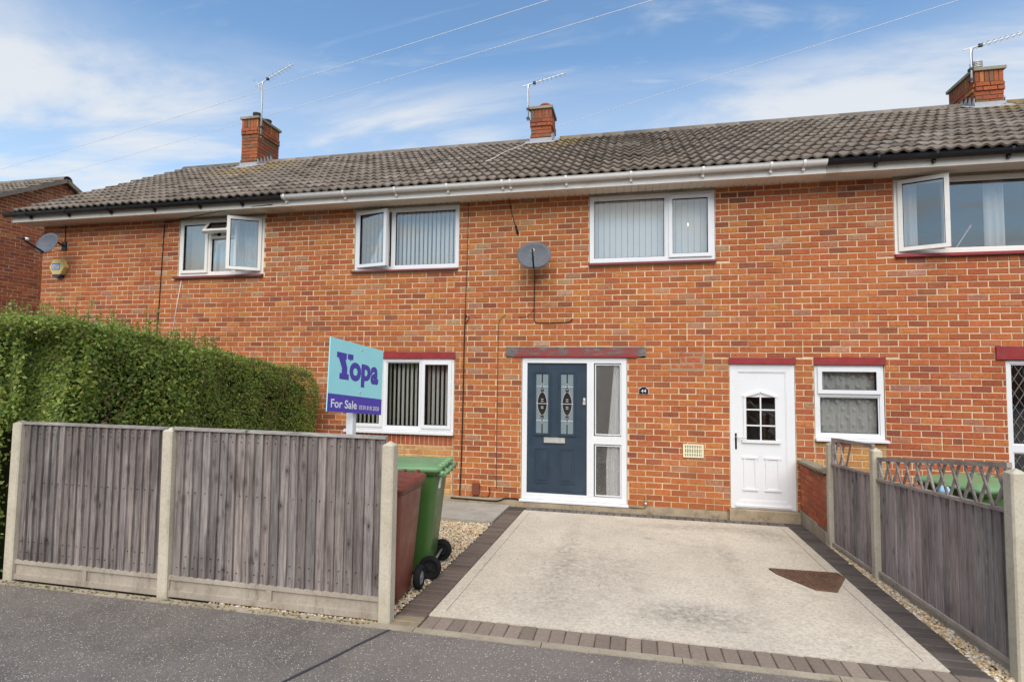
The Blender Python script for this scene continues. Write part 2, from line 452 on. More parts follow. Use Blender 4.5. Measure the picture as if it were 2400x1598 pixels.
simple('lead_strip', (0.55, 0.56, 0.56), 0.4, 0.5)
simple('came', (0.20, 0.21, 0.22), 0.5, 0.5)

# wood of the fences
def wood(name, a, b, vertical=True, kmap=(1, 0, 0.55)):
    t = NT(name)
    oi, at = t.tint()
    sc = (1, 1, 0.06) if vertical else (0.12, 0.12, 1)
    n1 = t.noise(42, 6, 0.7, t.mapping(sc), 0.6)
    n2 = t.noise(150, 4, 0.6, t.mapping(sc))
    n3 = t.noise(3.2, 5, 0.6, t.mapping((1, 1, 0.5)))
    c = t.mix(t.ramp(n1, 0.3, 0.72), a, b)
    c = t.mix(t.ramp(n2, 0.5, 0.75, 0, 0.55), c, tuple(v*0.42 for v in b))
    c = t.mix(t.ramp(n3, 0.45, 0.72, 0, 0.6), c, tuple(v*0.5 for v in b))
    # knots: small dark ovals
    kv = t.voro(8.0, t.mapping(kmap))
    c = t.mix(t.ramp(kv, 0.095, 0.04, 0, 0.92), c, (0.018, 0.013, 0.010))
    kr = t.ramp(kv, 0.26, 0.10, 0, 0.45)
    c = t.mix(kr, c, tuple(v*0.5 for v in b))
    c = t.mix(1.0, oi, c, 'MULTIPLY')
    t.bsdf(c, 0.85, t.bump(t.math('ADD', n1, t.math('MULTIPLY', n2, 0.6)), 0.7, 0.004), spec=0.2)
wood('fence_wood', (0.35, 0.305, 0.280), (0.135, 0.112, 0.103))
wood('fence_wood_warm', (0.42, 0.37, 0.345), (0.22, 0.185, 0.17), kmap=(0, 1, 0.55))
wood('trellis_wood', (0.42, 0.36, 0.31), (0.25, 0.205, 0.175), False)
wood('cap_wood', (0.46, 0.43, 0.39), (0.26, 0.23, 0.20), False)

# concrete
def concrete(name, a, b, stain=(0.16, 0.14, 0.09), sa=0.5, streak=False):
    t = NT(name)
    n1 = t.noise(3.0, 6, 0.65); n2 = t.noise(45, 5, 0.7)
    c = t.mix(t.ramp(n1, 0.3, 0.7), a, b)
    c = t.mix(t.ramp(n2, 0.42, 0.75, 0, 0.35), c, tuple(v*0.5 for v in b))
    c = t.mix(t.ramp(t.noise(190, 2, 0.5), 0.67, 0.73, 0, 0.75), c, (0.07, 0.065, 0.05))
    c = t.mix(t.ramp(t.noise(5.5, 6, 0.7, t.mapping((1, 1, 0.28) if streak else (1, 1, 1), loc=(5, 5, 5))), 0.52, 0.74, 0, sa), c, stain)
    t.bsdf(c, 0.9, t.bump(t.math('ADD', n2, t.noise(160, 4, 0.7)), 0.45, 0.004), spec=0.2)
concrete('concrete_post', (0.60, 0.54, 0.42), (0.50, 0.44, 0.33), (0.24, 0.20, 0.09), 0.45, True)
concrete('concrete_board', (0.46, 0.40, 0.325), (0.36, 0.305, 0.24), (0.13, 0.10, 0.07), 0.75, True)
concrete('concrete_edge', (0.40, 0.34, 0.25), (0.30, 0.25, 0.18), (0.12, 0.10, 0.06), 0.5)
concrete('plinth', (0.46, 0.36, 0.24), (0.30, 0.24, 0.16), (0.12, 0.07, 0.05), 0.7)
concrete('coping', (0.34, 0.29, 0.21), (0.22, 0.19, 0.13), (0.12, 0.10, 0.05), 0.6)
concrete('flag', (0.42, 0.39, 0.33), (0.32, 0.30, 0.26), (0.16, 0.14, 0.11), 0.5)
# drive slab: trowelled concrete with tyre wear and grey algae patches
t = NT('drive_concrete')
n1 = t.noise(1.1, 7, 0.62, t.mapping((1.0, 0.7, 1), loc=(2.3, 1.1, 0)))
n2 = t.noise(38, 6, 0.72)
ns = t.noise(20, 5, 0.7, t.mapping((0.5, 5.0, 1)))
c = t.mix(t.ramp(n1, 0.34, 0.72), (0.68, 0.60, 0.475), (0.57, 0.50, 0.395))
c = t.mix(t.ramp(n2, 0.40, 0.70, 0, 0.62), c, (0.30, 0.26, 0.205))
c = t.mix(t.ramp(t.noise(95, 4, 0.75), 0.52, 0.70, 0, 0.5), c, (0.24, 0.205, 0.16))
c = t.mix(t.ramp(t.noise(4.5, 6, 0.7, t.mapping(loc=(3, 8, 1))), 0.48, 0.72, 0, 0.5), c, (0.40, 0.345, 0.27))
c = t.mix(t.ramp(ns, 0.48, 0.74, 0, 0.5), c, (0.34, 0.30, 0.24))
for cx, cy, rx, ry, k in ((-2.45, -3.55, 0.55, 0.33, 0.75), (-3.35, -2.6, 0.75, 0.9, 0.42), (-1.75, -0.62, 0.65, 0.22, 0.6), (-2.5, -0.7, 0.5, 0.2, 0.5), (-1.35, -0.9, 0.3, 0.35, 0.5), (-3.7, -3.5, 0.5, 0.4, 0.35), (-2.1, -1.7, 0.3, 0.5, 0.25), (-3.62, -2.1, 0.13, 1.7, 0.40), (-1.95, -2.3, 0.12, 1.6, 0.34), (-2.75, -1.35, 0.07, 0.06, 0.9), (-2.62, -1.55, 0.04, 0.035, 0.9), (-2.9, -3.1, 0.05, 0.05, 0.7)):
    mp = t.mapping((1/rx, 1/ry, 0.0), loc=(-cx/rx, -cy/ry, 0))
    ln = t.node('ShaderNodeVectorMath', operation='LENGTH'); t.l.new(mp, ln.inputs[0])
    f = t.math('MULTIPLY', t.ramp(ln.outputs['Value'], 1.25, 0.15), t.ramp(t.noise(16, 6, 0.75), 0.30, 0.68, 0, k))
    c = t.mix(f, c, (0.17, 0.15, 0.125))
c = t.mix(t.ramp(t.noise(130, 2, 0.5), 0.69, 0.76, 0, 0.6), c, (0.09, 0.08, 0.065))
t.bsdf(c, 0.88, t.bump(t.math('ADD', n2, ns), 0.35, 0.004), spec=0.2)
# pavers
t = NT('paver')
oi, at = t.tint()
c = t.mix(t.ramp(t.noise(45, 5, 0.7), 0.35, 0.75, 0, 0.35), oi, (0.06, 0.05, 0.045))
c = t.mix(t.ramp(t.noise(5, 5, 0.7), 0.5, 0.75, 0, 0.45), c, (0.20, 0.17, 0.14))
c = t.mix(t.ramp(t.noise(150, 2, 0.5), 0.68, 0.74, 0, 0.5), c, (0.34, 0.31, 0.27))
t.bsdf(c, 0.88, t.bump(t.noise(120, 4, 0.7), 0.5, 0.003), spec=0.2)
simple('joint_sand', (0.085, 0.07, 0.056), 0.95, 0.1, var=0.4, scale=30)
# asphalt
t = NT('asphalt')
v1 = t.voro(105, out='Color'); vd = t.voro(105)
sv = t.node('ShaderNodeSeparateColor'); t.l.new(v1, sv.inputs[0])
n1 = t.noise(1.6, 6, 0.65); nf = t.noise(90, 4, 0.7)
c = t.mix(t.ramp(n1, 0.35, 0.68), (0.185, 0.158, 0.137), (0.125, 0.107, 0.094))
c = t.mix(t.ramp(nf, 0.35, 0.7, 0, 0.5), c, (0.085, 0.075, 0.070))
pick = t.math('MULTIPLY', t.ramp(sv.outputs[0], 0.66, 0.74), t.ramp(vd, 0.50, 0.32))
c = t.mix(t.ramp(vd, 0.15, 0.45, 0.45, 0.0), c, (0.09, 0.078, 0.068))
c = t.mix(t.math('MULTIPLY', pick, t.ramp(t.noise(6, 4, 0.6), 0.3, 0.7, 0.5, 1.0)), c, (0.36, 0.31, 0.25))
c = t.mix(t.ramp(t.noise(320, 2, 0.6), 0.60, 0.75, 0, 0.6), c, (0.34, 0.29, 0.24))
c = t.mix(t.ramp(t.noise(0.55, 5, 0.6, t.mapping(loc=(4, 4, 0))), 0.42, 0.66, 0, 0.35), c, (0.25, 0.21, 0.175))
pick2 = t.math('MULTIPLY', t.ramp(sv.outputs[1], 0.93, 0.945), t.ramp(vd, 0.45, 0.3))
c = t.mix(pick2, c, (0.66, 0.60, 0.48))
t.bsdf(c, 0.85, t.bump(t.math('ADD', vd, nf), 0.5, 0.004), spec=0.3)
# gravel and leaves use a per-face tint
t = NT('gravel'); oi, at = t.tint()
c = t.mix(t.ramp(t.noise(120, 4, 0.6), 0.35, 0.7, 0, 0.4), at, (0.30, 0.20, 0.10))
t.bsdf(c, 0.75, None, spec=0.3)
t = NT('leaf'); oi, at = t.tint()
p = t.node('ShaderNodeBsdfPrincipled'); t.l.new(at, p.inputs['Base Color']); p.inputs['Roughness'].default_value = 0.42; p.inputs['Specular IOR Level'].default_value = 0.45
tl = t.node('ShaderNodeBsdfTranslucent'); t.l.new(at, tl.inputs[0])
mx = t.node('ShaderNodeMixShader'); mx.inputs[0].default_value = 0.5; t.l.new(p.outputs[0], mx.inputs[1]); t.l.new(tl.outputs[0], mx.inputs[2]); t.l.new(mx.outputs[0], t.out.inputs[0])
# lit bulb
t = NT('bulb'); e = t.node('ShaderNodeEmission'); e.inputs[0].default_value = (1, 0.78, 0.45, 1); e.inputs[1].default_value = 6; t.l.new(e.outputs[0], t.out.inputs[0])

# ================================================================== SETTING: ground
def sheet(name, poly, mat, dz, thick=0.0):
    mb = MB()
    n = len(poly)
    mb.v = [(x, y, G(y)+dz) for x, y in poly]; mb.f = [tuple(range(n))]; mb.c = [None]
    if thick:
        mb.v += [(x, y, G(y)+dz-thick) for x, y in poly]
        for i in range(n):
            j = (i+1) % n
            mb.f.append((j, i, n+i, n+j)); mb.c.append(None)
    return mb
# asphalt footway and road out to the far side; soil sheet under the gardens, reaching the horizon
mb = MB()
for (xa, xb, ya, yb) in ((-400, 400, -400, -4.30),):
    mb.quad((xa, -60, G(-18)+0.0), (xb, -60, G(-18)+0.0), (xb, -18, G(-18)), (xa, -18, G(-18)))
    mb.quad((xa, -18, G(-18)), (xb, -18, G(-18)), (xb, -4.36, G(-4.36)), (xa, -4.36, G(-4.36)))
    mb.quad((xa, -900, G(-18)), (xb, -900, G(-18)), (xb, -60, G(-18)), (xa, -60, G(-18)))
footpath = tag(build(mb, 'footpath', 'asphalt'), kind='structure')
mb = MB()
mb.quad((-900, -4.36, G(-4.36)-0.06), (900, -4.36, G(-4.36)-0.06), (900, 0, G(0)-0.06), (-900, 0, G(0)-0.06))
mb.quad((-900, 0, G(0)-0.06), (900, 0, G(0)-0.06), (900, 1500, G(0)-0.06), (-900, 1500, G(0)-0.06))
ground = tag(build(mb, 'ground', 'soil'), kind='structure')
# dark sealed joint across the footway
mb = MB()
pts = [(-4.62, -4.37), (-4.73, -4.65), (-4.80, -4.86), (-4.90, -5.12), (-5.05, -5.55), (-5.2, -6.1)]
for a, b in zip(pts, pts[1:]):
    mb.quad((a[0]-.012, a[1], G(a[1])+.003), (b[0]-.014, b[1], G(b[1])+.003), (b[0]+.014, b[1], G(b[1])+.003), (a[0]+.012, a[1], G(a[1])+.003))
build(mb, 'sealed_joint', 'tar', footpath)
# concrete edging between pavers / fence and the footway
mb = MB()
xs = [-14.5] + [round(-13.6 + 0.915*i, 3) for i in range(15)] + [0.0, 6.0]
for a, b in zip(xs, xs[1:]):
    y0, y1 = -4.365 + rnd.uniform(-.004, .004), -4.305
    mb.v += [(a+.003, y0, G(y0)-.1), (b-.003, y0, G(y0)-.1), (b-.003, y1, G(y1)-.1), (a+.003, y1, G(y1)-.1), (a+.003, y0, G(y0)+.006), (b-.003, y0, G(y0)+.006), (b-.003, y1, G(y1)+.012), (a+.003, y1, G(y1)+.012)]
    n = len(mb.v)-8
    for q in ((4,5,6,7),(0,1,5,4),(1,2,6,5),(2,3,7,6),(3,0,4,7)): mb.f.append(tuple(n+i for i in q)); mb.c.append(None)
tag(build(mb, 'kerb', 'concrete_edge'), kind='structure')

# ---- the drive
DX0, DX1, DY0, DY1 = -4.445, -0.986, -4.045, -0.285
mb = MB()
# slab in one piece with a trowelled margin: inner field 4 mm lower than margin, groove between
def slab(mb, x0, x1, y0, y1, dz, th=.08):
    n = len(mb.v)
    for z in (-th, 0):
        mb.v += [(x0, y0, G(y0)+dz+z), (x1, y0, G(y0)+dz+z), (x1, y1, G(y1)+dz+z), (x0, y1, G(y1)+dz+z)]
    for q in ((4,5,6,7),(0,1,5,4),(1,2,6,5),(2,3,7,6),(3,0,4,7)): mb.f.append(tuple(n+i for i in q)); mb.c.append(None)
g = 0.006; m = 0.10
MX0, MX1, MY0, MY1 = -1.62, -1.0, -2.72, -2.17
slab(mb, DX0+m+g, DX1-m-g, DY0+m+g, DY1-m-g, -.001)
slab(mb, DX0, DX1, DY0, DY0+m, 0); slab(mb, DX0, DX1, DY1-m, DY1, 0)
slab(mb, DX0, DX0+m, DY0+m, DY1-m, 0); slab(mb, DX1-m, DX1, DY0+m, DY1-m, 0)
slab(mb, DX0+.01, DX1-.01, DY0+.01, DY1-.01, -.008)
drive = tag(build(mb, 'driveway', 'drive_concrete'), kind='structure')
# pavers round the slab
mb = MB()
for (x0, x1, y0, y1) in ((-4.69, DX0, -4.30, -.05), (DX1, -.775, -4.30, -.05), (DX0, DX1, -4.30, DY0), (DX0, DX1, DY1, -.05)):
    slab(mb, x0, x1, y0, y1, -.012, .05)
build(mb, 'paver_bed', 'joint_sand', drive)
def paver_mesh(sx, sy):
    mb = MB(); b = .006; z1 = .0; z0 = -.05
    x, y = sx/2, sy/2
    mb.v = [(-x,-y,z0),(x,-y,z0),(x,y,z0),(-x,y,z0),(-x,-y,-b),(x,-y,-b),(x,y,-b),(-x,y,-b),(-x+b,-y+b,z1),(x-b,-y+b,z1),(x-b,y-b,z1),(-x+b,y-b,z1)]
    mb.f = [(8,9,10,11)] + [(i,(i+1)%4,4+(i+1)%4,4+i) for i in range(4)] + [(4+i,4+(i+1)%4,8+(i+1)%4,8+i) for i in range(4)]
    mb.c = [None]*len(mb.f)
    return mb.mesh('paver', 'paver')
pv_h = paver_mesh(.222, .095); pv_v = paver_mesh(.1005, .232); pv_b = paver_mesh(.096, .206)
SLR = Matrix.Rotation(math.atan(SG), 4, 'X')
def put_paver(me, x, y, c):
    k = rnd.uniform(.78, 1.2)
    link('paver', me, drive, T(x, y, G(y)+rnd.uniform(-.002, .003)) @ SLR @ Matrix.Rotation(rnd.uniform(-.02, .02), 4, 'Z'), tuple(v*k for v in c))
cl, cr, cf = (.150, .112, .088), (.098, .082, .072), (.275, .215, .165)
y = -4.25
while y < -.30:
    c = (.24, .19, .12) if y < -4.05 else cl
    put_paver(pv_h, -4.568, y, c); y += .1045
y = -4.245
while y < -.06:
    put_paver(pv_h, -.880, y, cr if y > -4.05 else cf); y += .1045
x = DX0 + .055
while x < DX1 - .03:
    put_paver(pv_v, x, -4.176, cf); put_paver(pv_b, x, -.170, (.15, .135, .12)); x += .1045
# ---- corner flag by the wall and gravel beds
mb = MB()
slab(mb, -7.3, -4.70, -1.10, -.06, .012, .06)
tag(build(mb, 'paving_flag', 'flag'), kind='structure')
mb = MB()
slab(mb, -7.3, -4.72, -1.155, -1.11, .0, .06)
tag(build(mb, 'flag_edging', 'concrete_edge'), kind='structure')
def stones(n, xr, yr, dz, smin, smax, name, keep=None):
    ico = np.array([(0,0,1),(.894,0,.447),(.276,.851,.447),(-.724,.526,.447),(-.724,-.526,.447),(.276,-.851,.447),(.724,.526,-.447),(-.276,.851,-.447),(-.894,0,-.447),(-.276,-.851,-.447),(.724,-.526,-.447),(0,0,-1)])
    fc = np.array([(0,1,2),(0,2,3),(0,3,4),(0,4,5),(0,5,1),(1,6,2),(2,7,3),(3,8,4),(4,9,5),(5,10,1),(2,6,7),(3,7,8),(4,8,9),(5,9,10),(1,10,6)])
    p = np.stack([nrs.uniform(*xr, n), nrs.uniform(*yr, n)], 1)
    if keep is not None: p = p[keep(p[:, 0], p[:, 1])]; n = len(p)
    s = nrs.uniform(smin, smax, (n, 3)) * np.array([1, 1, .7]); s[:, 0] *= nrs.uniform(.8, 1.6, n)
    jit = 1 + nrs.uniform(-.3, .3, (n, 12, 1))
    v = ico[None]*jit*s[:, None, :]
    a = nrs.uniform(0, 6.28, n); ca, sa = np.cos(a)[:, None], np.sin(a)[:, None]
    b = nrs.normal(0, .45, n); cb, sb = np.cos(b)[:, None], np.sin(b)[:, None]
    y2 = v[..., 1]*cb - v[..., 2]*sb; z2 = v[..., 1]*sb + v[..., 2]*cb
    vx = v[..., 0]*ca - y2*sa; vy = v[..., 0]*sa + y2*ca
    z0 = ZG + SG*p[:, 1] + dz + nrs.uniform(-.006, .008, n)
    V = np.stack([vx + p[:, :1], vy + p[:, 1:2], z2 + z0[:, None]], 2).reshape(-1, 3)
    F = (fc[None] + (np.arange(n)*12)[:, None, None]).reshape(-1, 3)
    pal = np.array([(.62,.50,.33),(.55,.37,.17),(.68,.60,.46),(.45,.28,.12),(.72,.68,.60),(.30,.20,.12),(.58,.44,.25),(.50,.42,.34)])
    ci = pal[nrs.choice(len(pal), n, p=[.24,.17,.16,.09,.10,.06,.12,.06])] * nrs.uniform(.75, 1.2, (n, 1))
    return V, F, np.repeat(ci, 15, 0)
def np_mesh(name, V, F, C, mat):
    me = bpy.data.meshes.new(name)
    k = F.shape[1]
    me.vertices.add(len(V)); me.vertices.foreach_set('co', V.astype(np.float32).ravel())
    me.loops.add(F.size); me.loops.foreach_set('vertex_index', F.astype(np.int32).ravel())
    me.polygons.add(len(F)); me.polygons.foreach_set('loop_start', np.arange(0, F.size, k, dtype=np.int32)); me.polygons.foreach_set('loop_total', np.full(len(F), k, np.int32))
    at = me.attributes.new('tint', 'FLOAT_COLOR', 'FACE')
    at.data.foreach_set('color', np.concatenate([C, np.ones((len(C), 1))], 1).astype(np.float32).ravel())
    me.materials.append(MAT[mat]); me.update(calc_edges=True); me.validate()
    return me
for xr, yr, n, dz in (((-6.2, -4.70), (-4.28, -1.16), 15000, -.014), ((-.770, -.60), (-4.28, -.03), 3200, -.010)):
    o = link('gravel', np_mesh('gravel', *stones(n, xr, yr, dz, .007, .017, 'gravel'), 'gravel'))
    tag(o, kind='stuff')
    o['label'] = 'golden gravel bed left of the drive around the bins' if n > 9000 else 'narrow strip of golden gravel along the right hand fence'
    o['category'] = 'gravel'
# bed below the gravel
mb = MB(); slab(mb, -8.3, -4.69, -4.30, -1.155, -.022, .03); slab(mb, -.775, 6, -4.30, -.02, -.022, .03)
tag(build(mb, 'garden_bed', 'soil'), kind='structure')
# crumbs of leaf and grit along the foot of the fence and on the slab
n = 260
xx = nrs.uniform(-8.2, -4.8, n); yy = -4.34 + nrs.normal(0, .02, n)
nf = 70
xx = np.concatenate([xx, nrs.uniform(-7.5, -1.5, nf)]); yy = np.concatenate([yy, nrs.uniform(-6.2, -4.4, nf)])
nd = 60
xx = np.concatenate([xx, nrs.uniform(-4.3, -1.1, nd)]); yy = np.concatenate([yy, nrs.uniform(-3.9, -.4, nd)])
ntot = n+nf+nd
sz = np.concatenate([nrs.uniform(.006, .016, n), nrs.uniform(.005, .012, nf), nrs.uniform(.004, .010, nd)])
ang = nrs.uniform(0, 6.28, ntot)
q = np.array([(-1, 0), (0, -.5), (1, 0), (0, .5)])
V = np.zeros((ntot, 4, 3))
for i, (a, b) in enumerate(q):
    V[:, i, 0] = xx + sz*(a*np.cos(ang) - b*np.sin(ang)); V[:, i, 1] = yy + sz*(a*np.sin(ang) + b*np.cos(ang))
    V[:, i, 2] = ZG + SG*V[:, i, 1] + .012 + (0.004 if i % 2 else 0)
palL = np.array([(.35, .33, .06), (.25, .16, .06), (.16, .24, .05), (.5, .42, .25), (.10, .07, .05)])
C = palL[nrs.choice(5, ntot)]
C[-nd:] = np.array([(.10, .08, .06)])
F = np.arange(ntot*4).reshape(-1, 4)
o = tag(link('leaf_litter', np_mesh('leaf_litter', V.reshape(-1, 3), F, C, 'leaf')), 'scattered crumbs of fallen leaf along the fence foot and drive', 'leaves', kind='stuff')

# ---- rusty manhole cover set in the drive
mh = root('manhole_cover', (-1.3, -2.4, G(-2.4)), 'rusty chequered drain cover with cut corners set in the concrete drive', 'drain cover')
poly = [(-1.63, -2.19), (-1.588, -2.34), (-1.36, -2.70), (-1.20, -2.71), (-1.005, -2.30), (-1.02, -2.17)]
def gp2(x, y, dz): return (x, y, G(y)+dz)
mb = MB()
n = len(poly)
mb.v = [gp2(x, y, .006) for x, y in poly] + [gp2(x, y, -.03) for x, y in poly]
mb.f = [tuple(range(n))] + [((i+1) % n, i, n+i, n+(i+1) % n) for i in range(n)]; mb.c = [None]*len(mb.f)
build(mb, 'plate', 'rust', mh)
mb = MB()
def inside(x, y, poly, mrg):
    n = len(poly)
    for i in range(n):
        x1, y1 = poly[i]; x2, y2 = poly[(i+1) % n]
        L = math.hypot(x2-x1, y2-y1)
        if ((x2-x1)*(y-y1) - (y2-y1)*(x-x1))/L < mrg: return False
    return True
for i in range(26):
    for j in range(24):
        x = -1.66 + i*.034; y = -2.74 + j*.034
        if inside(x, y, poly, .028):
            a = R(45) if (i+j) % 2 else R(-45)
            mb.bar(gp2(x-.013*math.cos(a), y-.013*math.sin(a), .010), gp2(x+.013*math.cos(a), y+.013*math.sin(a), .010), .008, .010)
build(mb, 'tread', 'rust', mh)['kind'] = 'stuff'
mb = MB()
for i in range(n):
    x1, y1 = poly[i]; x2, y2 = poly[(i+1) % n]
    mb.bar(gp2(x1, y1, .006), gp2(x2, y2, .006), .014, .012)
build(mb, 'rim', 'rust', mh)

# ================================================================== HOUSES
CP, BP = .08331, .23
Z0 = 33*CP
ZS = 4.495            # soffit
RS = .563             # roof slope
def roofz(y): return 4.68 + RS*(y+.35)
RIDGE_Y = 3.47
def subtract(r, cuts):
    out = [r]
    for c in cuts:
        nxt = []
        for a in out:
            x0, x1, z0, z1 = a
            if c[0] >= x1 or c[1] <= x0 or c[2] >= z1 or c[3] <= z0: nxt.append(a); continue
            if z0 < c[2]: nxt.append((x0, x1, z0, c[2]))
            if z1 > c[3]: nxt.append((x0, x1, c[3], z1))
            zz0, zz1 = max(z0, c[2]), min(z1, c[3])
            if x0 < c[0]: nxt.append((x0, c[0], zz0, zz1))
            if x1 > c[1]: nxt.append((c[1], x1, zz0, zz1))
        out = nxt
    return out
PAL = [((.46,.148,.046), 26), ((.43,.126,.043), 30), ((.38,.106,.040), 21), ((.31,.092,.043), 12), ((.22,.074,.044), 6), ((.44,.19,.095), 5), ((.36,.20,.12), 3), ((.50,.190,.055), 11), ((.43,.28,.17), 1.2)]
PW = [w for _, w in PAL]
def brick_col(x=0, z=0, pal=None):
    pal = pal or PAL
    c = rnd.choices([p for p, _ in pal], [w for _, w in pal])[0]
    k = rnd.uniform(.90, 1.14)
    if pal is PAL: c = (c[0], c[1]*float(np.interp(x, [-13, -9, -5, -2, .5, 3], [.94, .98, 1.04, 1.0, .88, .83])), c[2])
    return (c[0]*k, c[1]*k*rnd.uniform(.92, 1.08), c[2]*k*rnd.uniform(.9, 1.1))
def brick_geo(mb, w, h, d=.035, M=None, colr=None, b=.004):
    """brick with front face at local y=0, centred in x,z"""
    x, z = w/2, h/2
    vs_ = [(-x+b,0,-z+b),(x-b,0,-z+b),(x-b,0,z-b),(-x+b,0,z-b),(-x,b,-z),(x,b,-z),(x,b,z),(-x,b,z),(-x,d,-z),(x,d,-z),(x,d,z),(-x,d,z)]
    n = len(mb.v)
    mb.v += [tuple(M @ Vector(v)) for v in vs_] if M is not None else vs_
    for q in [(0,1,2,3)] + [(4+i,4+(i+1)%4,(i+1)%4,i) for i in range(4)] + [(8+i,8+(i+1)%4,4+(i+1)%4,4+i) for i in range(4)]:
        mb.f.append(tuple(n+i for i in q)); mb.c.append(colr)
JT = .0130
bm_ = MB(); brick_geo(bm_, BP-JT, CP-JT); STD_BRICK = bm_.mesh('brick', 'brick')
bm_ = MB(); brick_geo(bm_, BP-JT, CP-JT); STD_OLD = bm_.mesh('brick', 'brick_old')
def brick_rects(x0, x1, z0, z1, cuts, course=CP, pitch=BP, phase=33, keep=None):
    out = []
    j0, j1 = int(math.floor(z0/course+1e-6)), int(math.ceil(z1/course-1e-6))
    for j in range(j0, j1):
        off = 0 if (j-phase) % 2 == 0 else pitch/2
        i0 = int(math.floor((x0-off)/pitch)); i1 = int(math.ceil((x1-off)/pitch))
        for i in range(i0, i1):
            a, b = max(x0, off+i*pitch), min(x1, off+(i+1)*pitch)
            c, d = max(z0, j*course), min(z1, (j+1)*course)
            if b-a < .03 or d-c < .03: continue
            h = JT/2
            pieces = [(a, b, c, d)]
            if rnd.random() < .03 and b-a > .2: pieces = [(a, (a+b)/2, c, d), ((a+b)/2, b, c, d)]     # the odd pair of headers
            for pc in pieces:
                for r_ in subtract(pc, cuts):
                    w_, hh = r_[1]-r_[0]-JT, r_[3]-r_[2]-JT
                    if w_ < .025 or hh < .022: continue
                    if keep and not keep((r_[0]+r_[1])/2, (r_[2]+r_[3])/2): continue
                    out.append(((r_[0]+r_[1])/2, (r_[2]+r_[3])/2, w_, hh))
    return out
def lay_bricks(rects, parent, M=None, limit=300, pal=None, visible=None, std=None, mat='brick', colf=None, jit=.0022):
    M = M or Matrix.Identity(4)
    std = std or STD_BRICK
    items = []
    for (x, z, w, h) in rects:
        P = M @ Vector((x, 0, z))
        a = proj(P); 
        vis = 0 < a[0] < 2400 and 0 < a[1] < 1598 and (visible is None or visible(x, z, a))
        items.append(((w*h/(a[2]**3)) if vis else -1, x, z, w, h))
    items.sort(reverse=True)
    rest = MB()
    for k, (s, x, z, w, h) in enumerate(items):
        w += rnd.gauss(0, .0022); h += rnd.gauss(0, .0014); x += rnd.gauss(0, .0015); z += rnd.gauss(0, .0008)
        c = colf(x, z) if colf else brick_col(x, z, pal)
        m_ = M @ T(x, rnd.uniform(-jit, jit), z) @ Matrix.Rotation(rnd.gauss(0, .004), 4, 'Y') @ Matrix.Rotation(rnd.gauss(0, .006), 4, 'Z')
        if k < limit and s > 0:
            link('brick', std, parent, m_ @ Matrix.Diagonal((w/(BP-JT), 1, h/(CP-JT), 1)), c)
        else:
            brick_geo(rest, w, h, M=m_, colr=c)
    if rest.v:
        o = build(rest, 'brickwork', mat, parent); o['kind'] = 'stuff'

WIN = {'W1': (-10.69, -9.00, 3.43, ZS), 'W2': (-7.33, -5.565, 3.435, ZS), 'W3': (-3.555, -1.795, 3.435, ZS), 'W4': (.445, 3.02, 3.43, ZS),
       'W5': (-7.395, -5.605, -.2, 2.165), 'D': (-4.555, -3.015, -.2, 2.085), 'DL': (-4.79, -2.75, 2.085, 2.24), 'DW': (-1.63, -.795, -.2, 2.095),
       'W6': (-.56, .285, -.2, 2.105), 'W7': (1.65, 3.6, -.2, 2.08), 'W7L': (1.54, 3.72, 2.08, 2.25)}
HX = [(-13.68, -8.36), (-8.36, -.46), (-.46, 7.0)]
HLAB = ['red brick end terrace with black gutter above the clipped hedge',
        'red brick terraced house with white gutter and dark blue front door',
        'red brick terraced house at right with black gutter and leaded window']
houses = []
ALLB = brick_rects(HX[0][0], HX[2][1], 0.0, ZS-.005, list(WIN.values()))
def visf(i):
    def f(x, z, a):
        if i == 0: return z > 2.62
        if i == 1: return not (x < -5.6 and z < 1.45) and not (x < -7.4 and z < 2.1)
        return z > .75 and x < 1.95
    return f
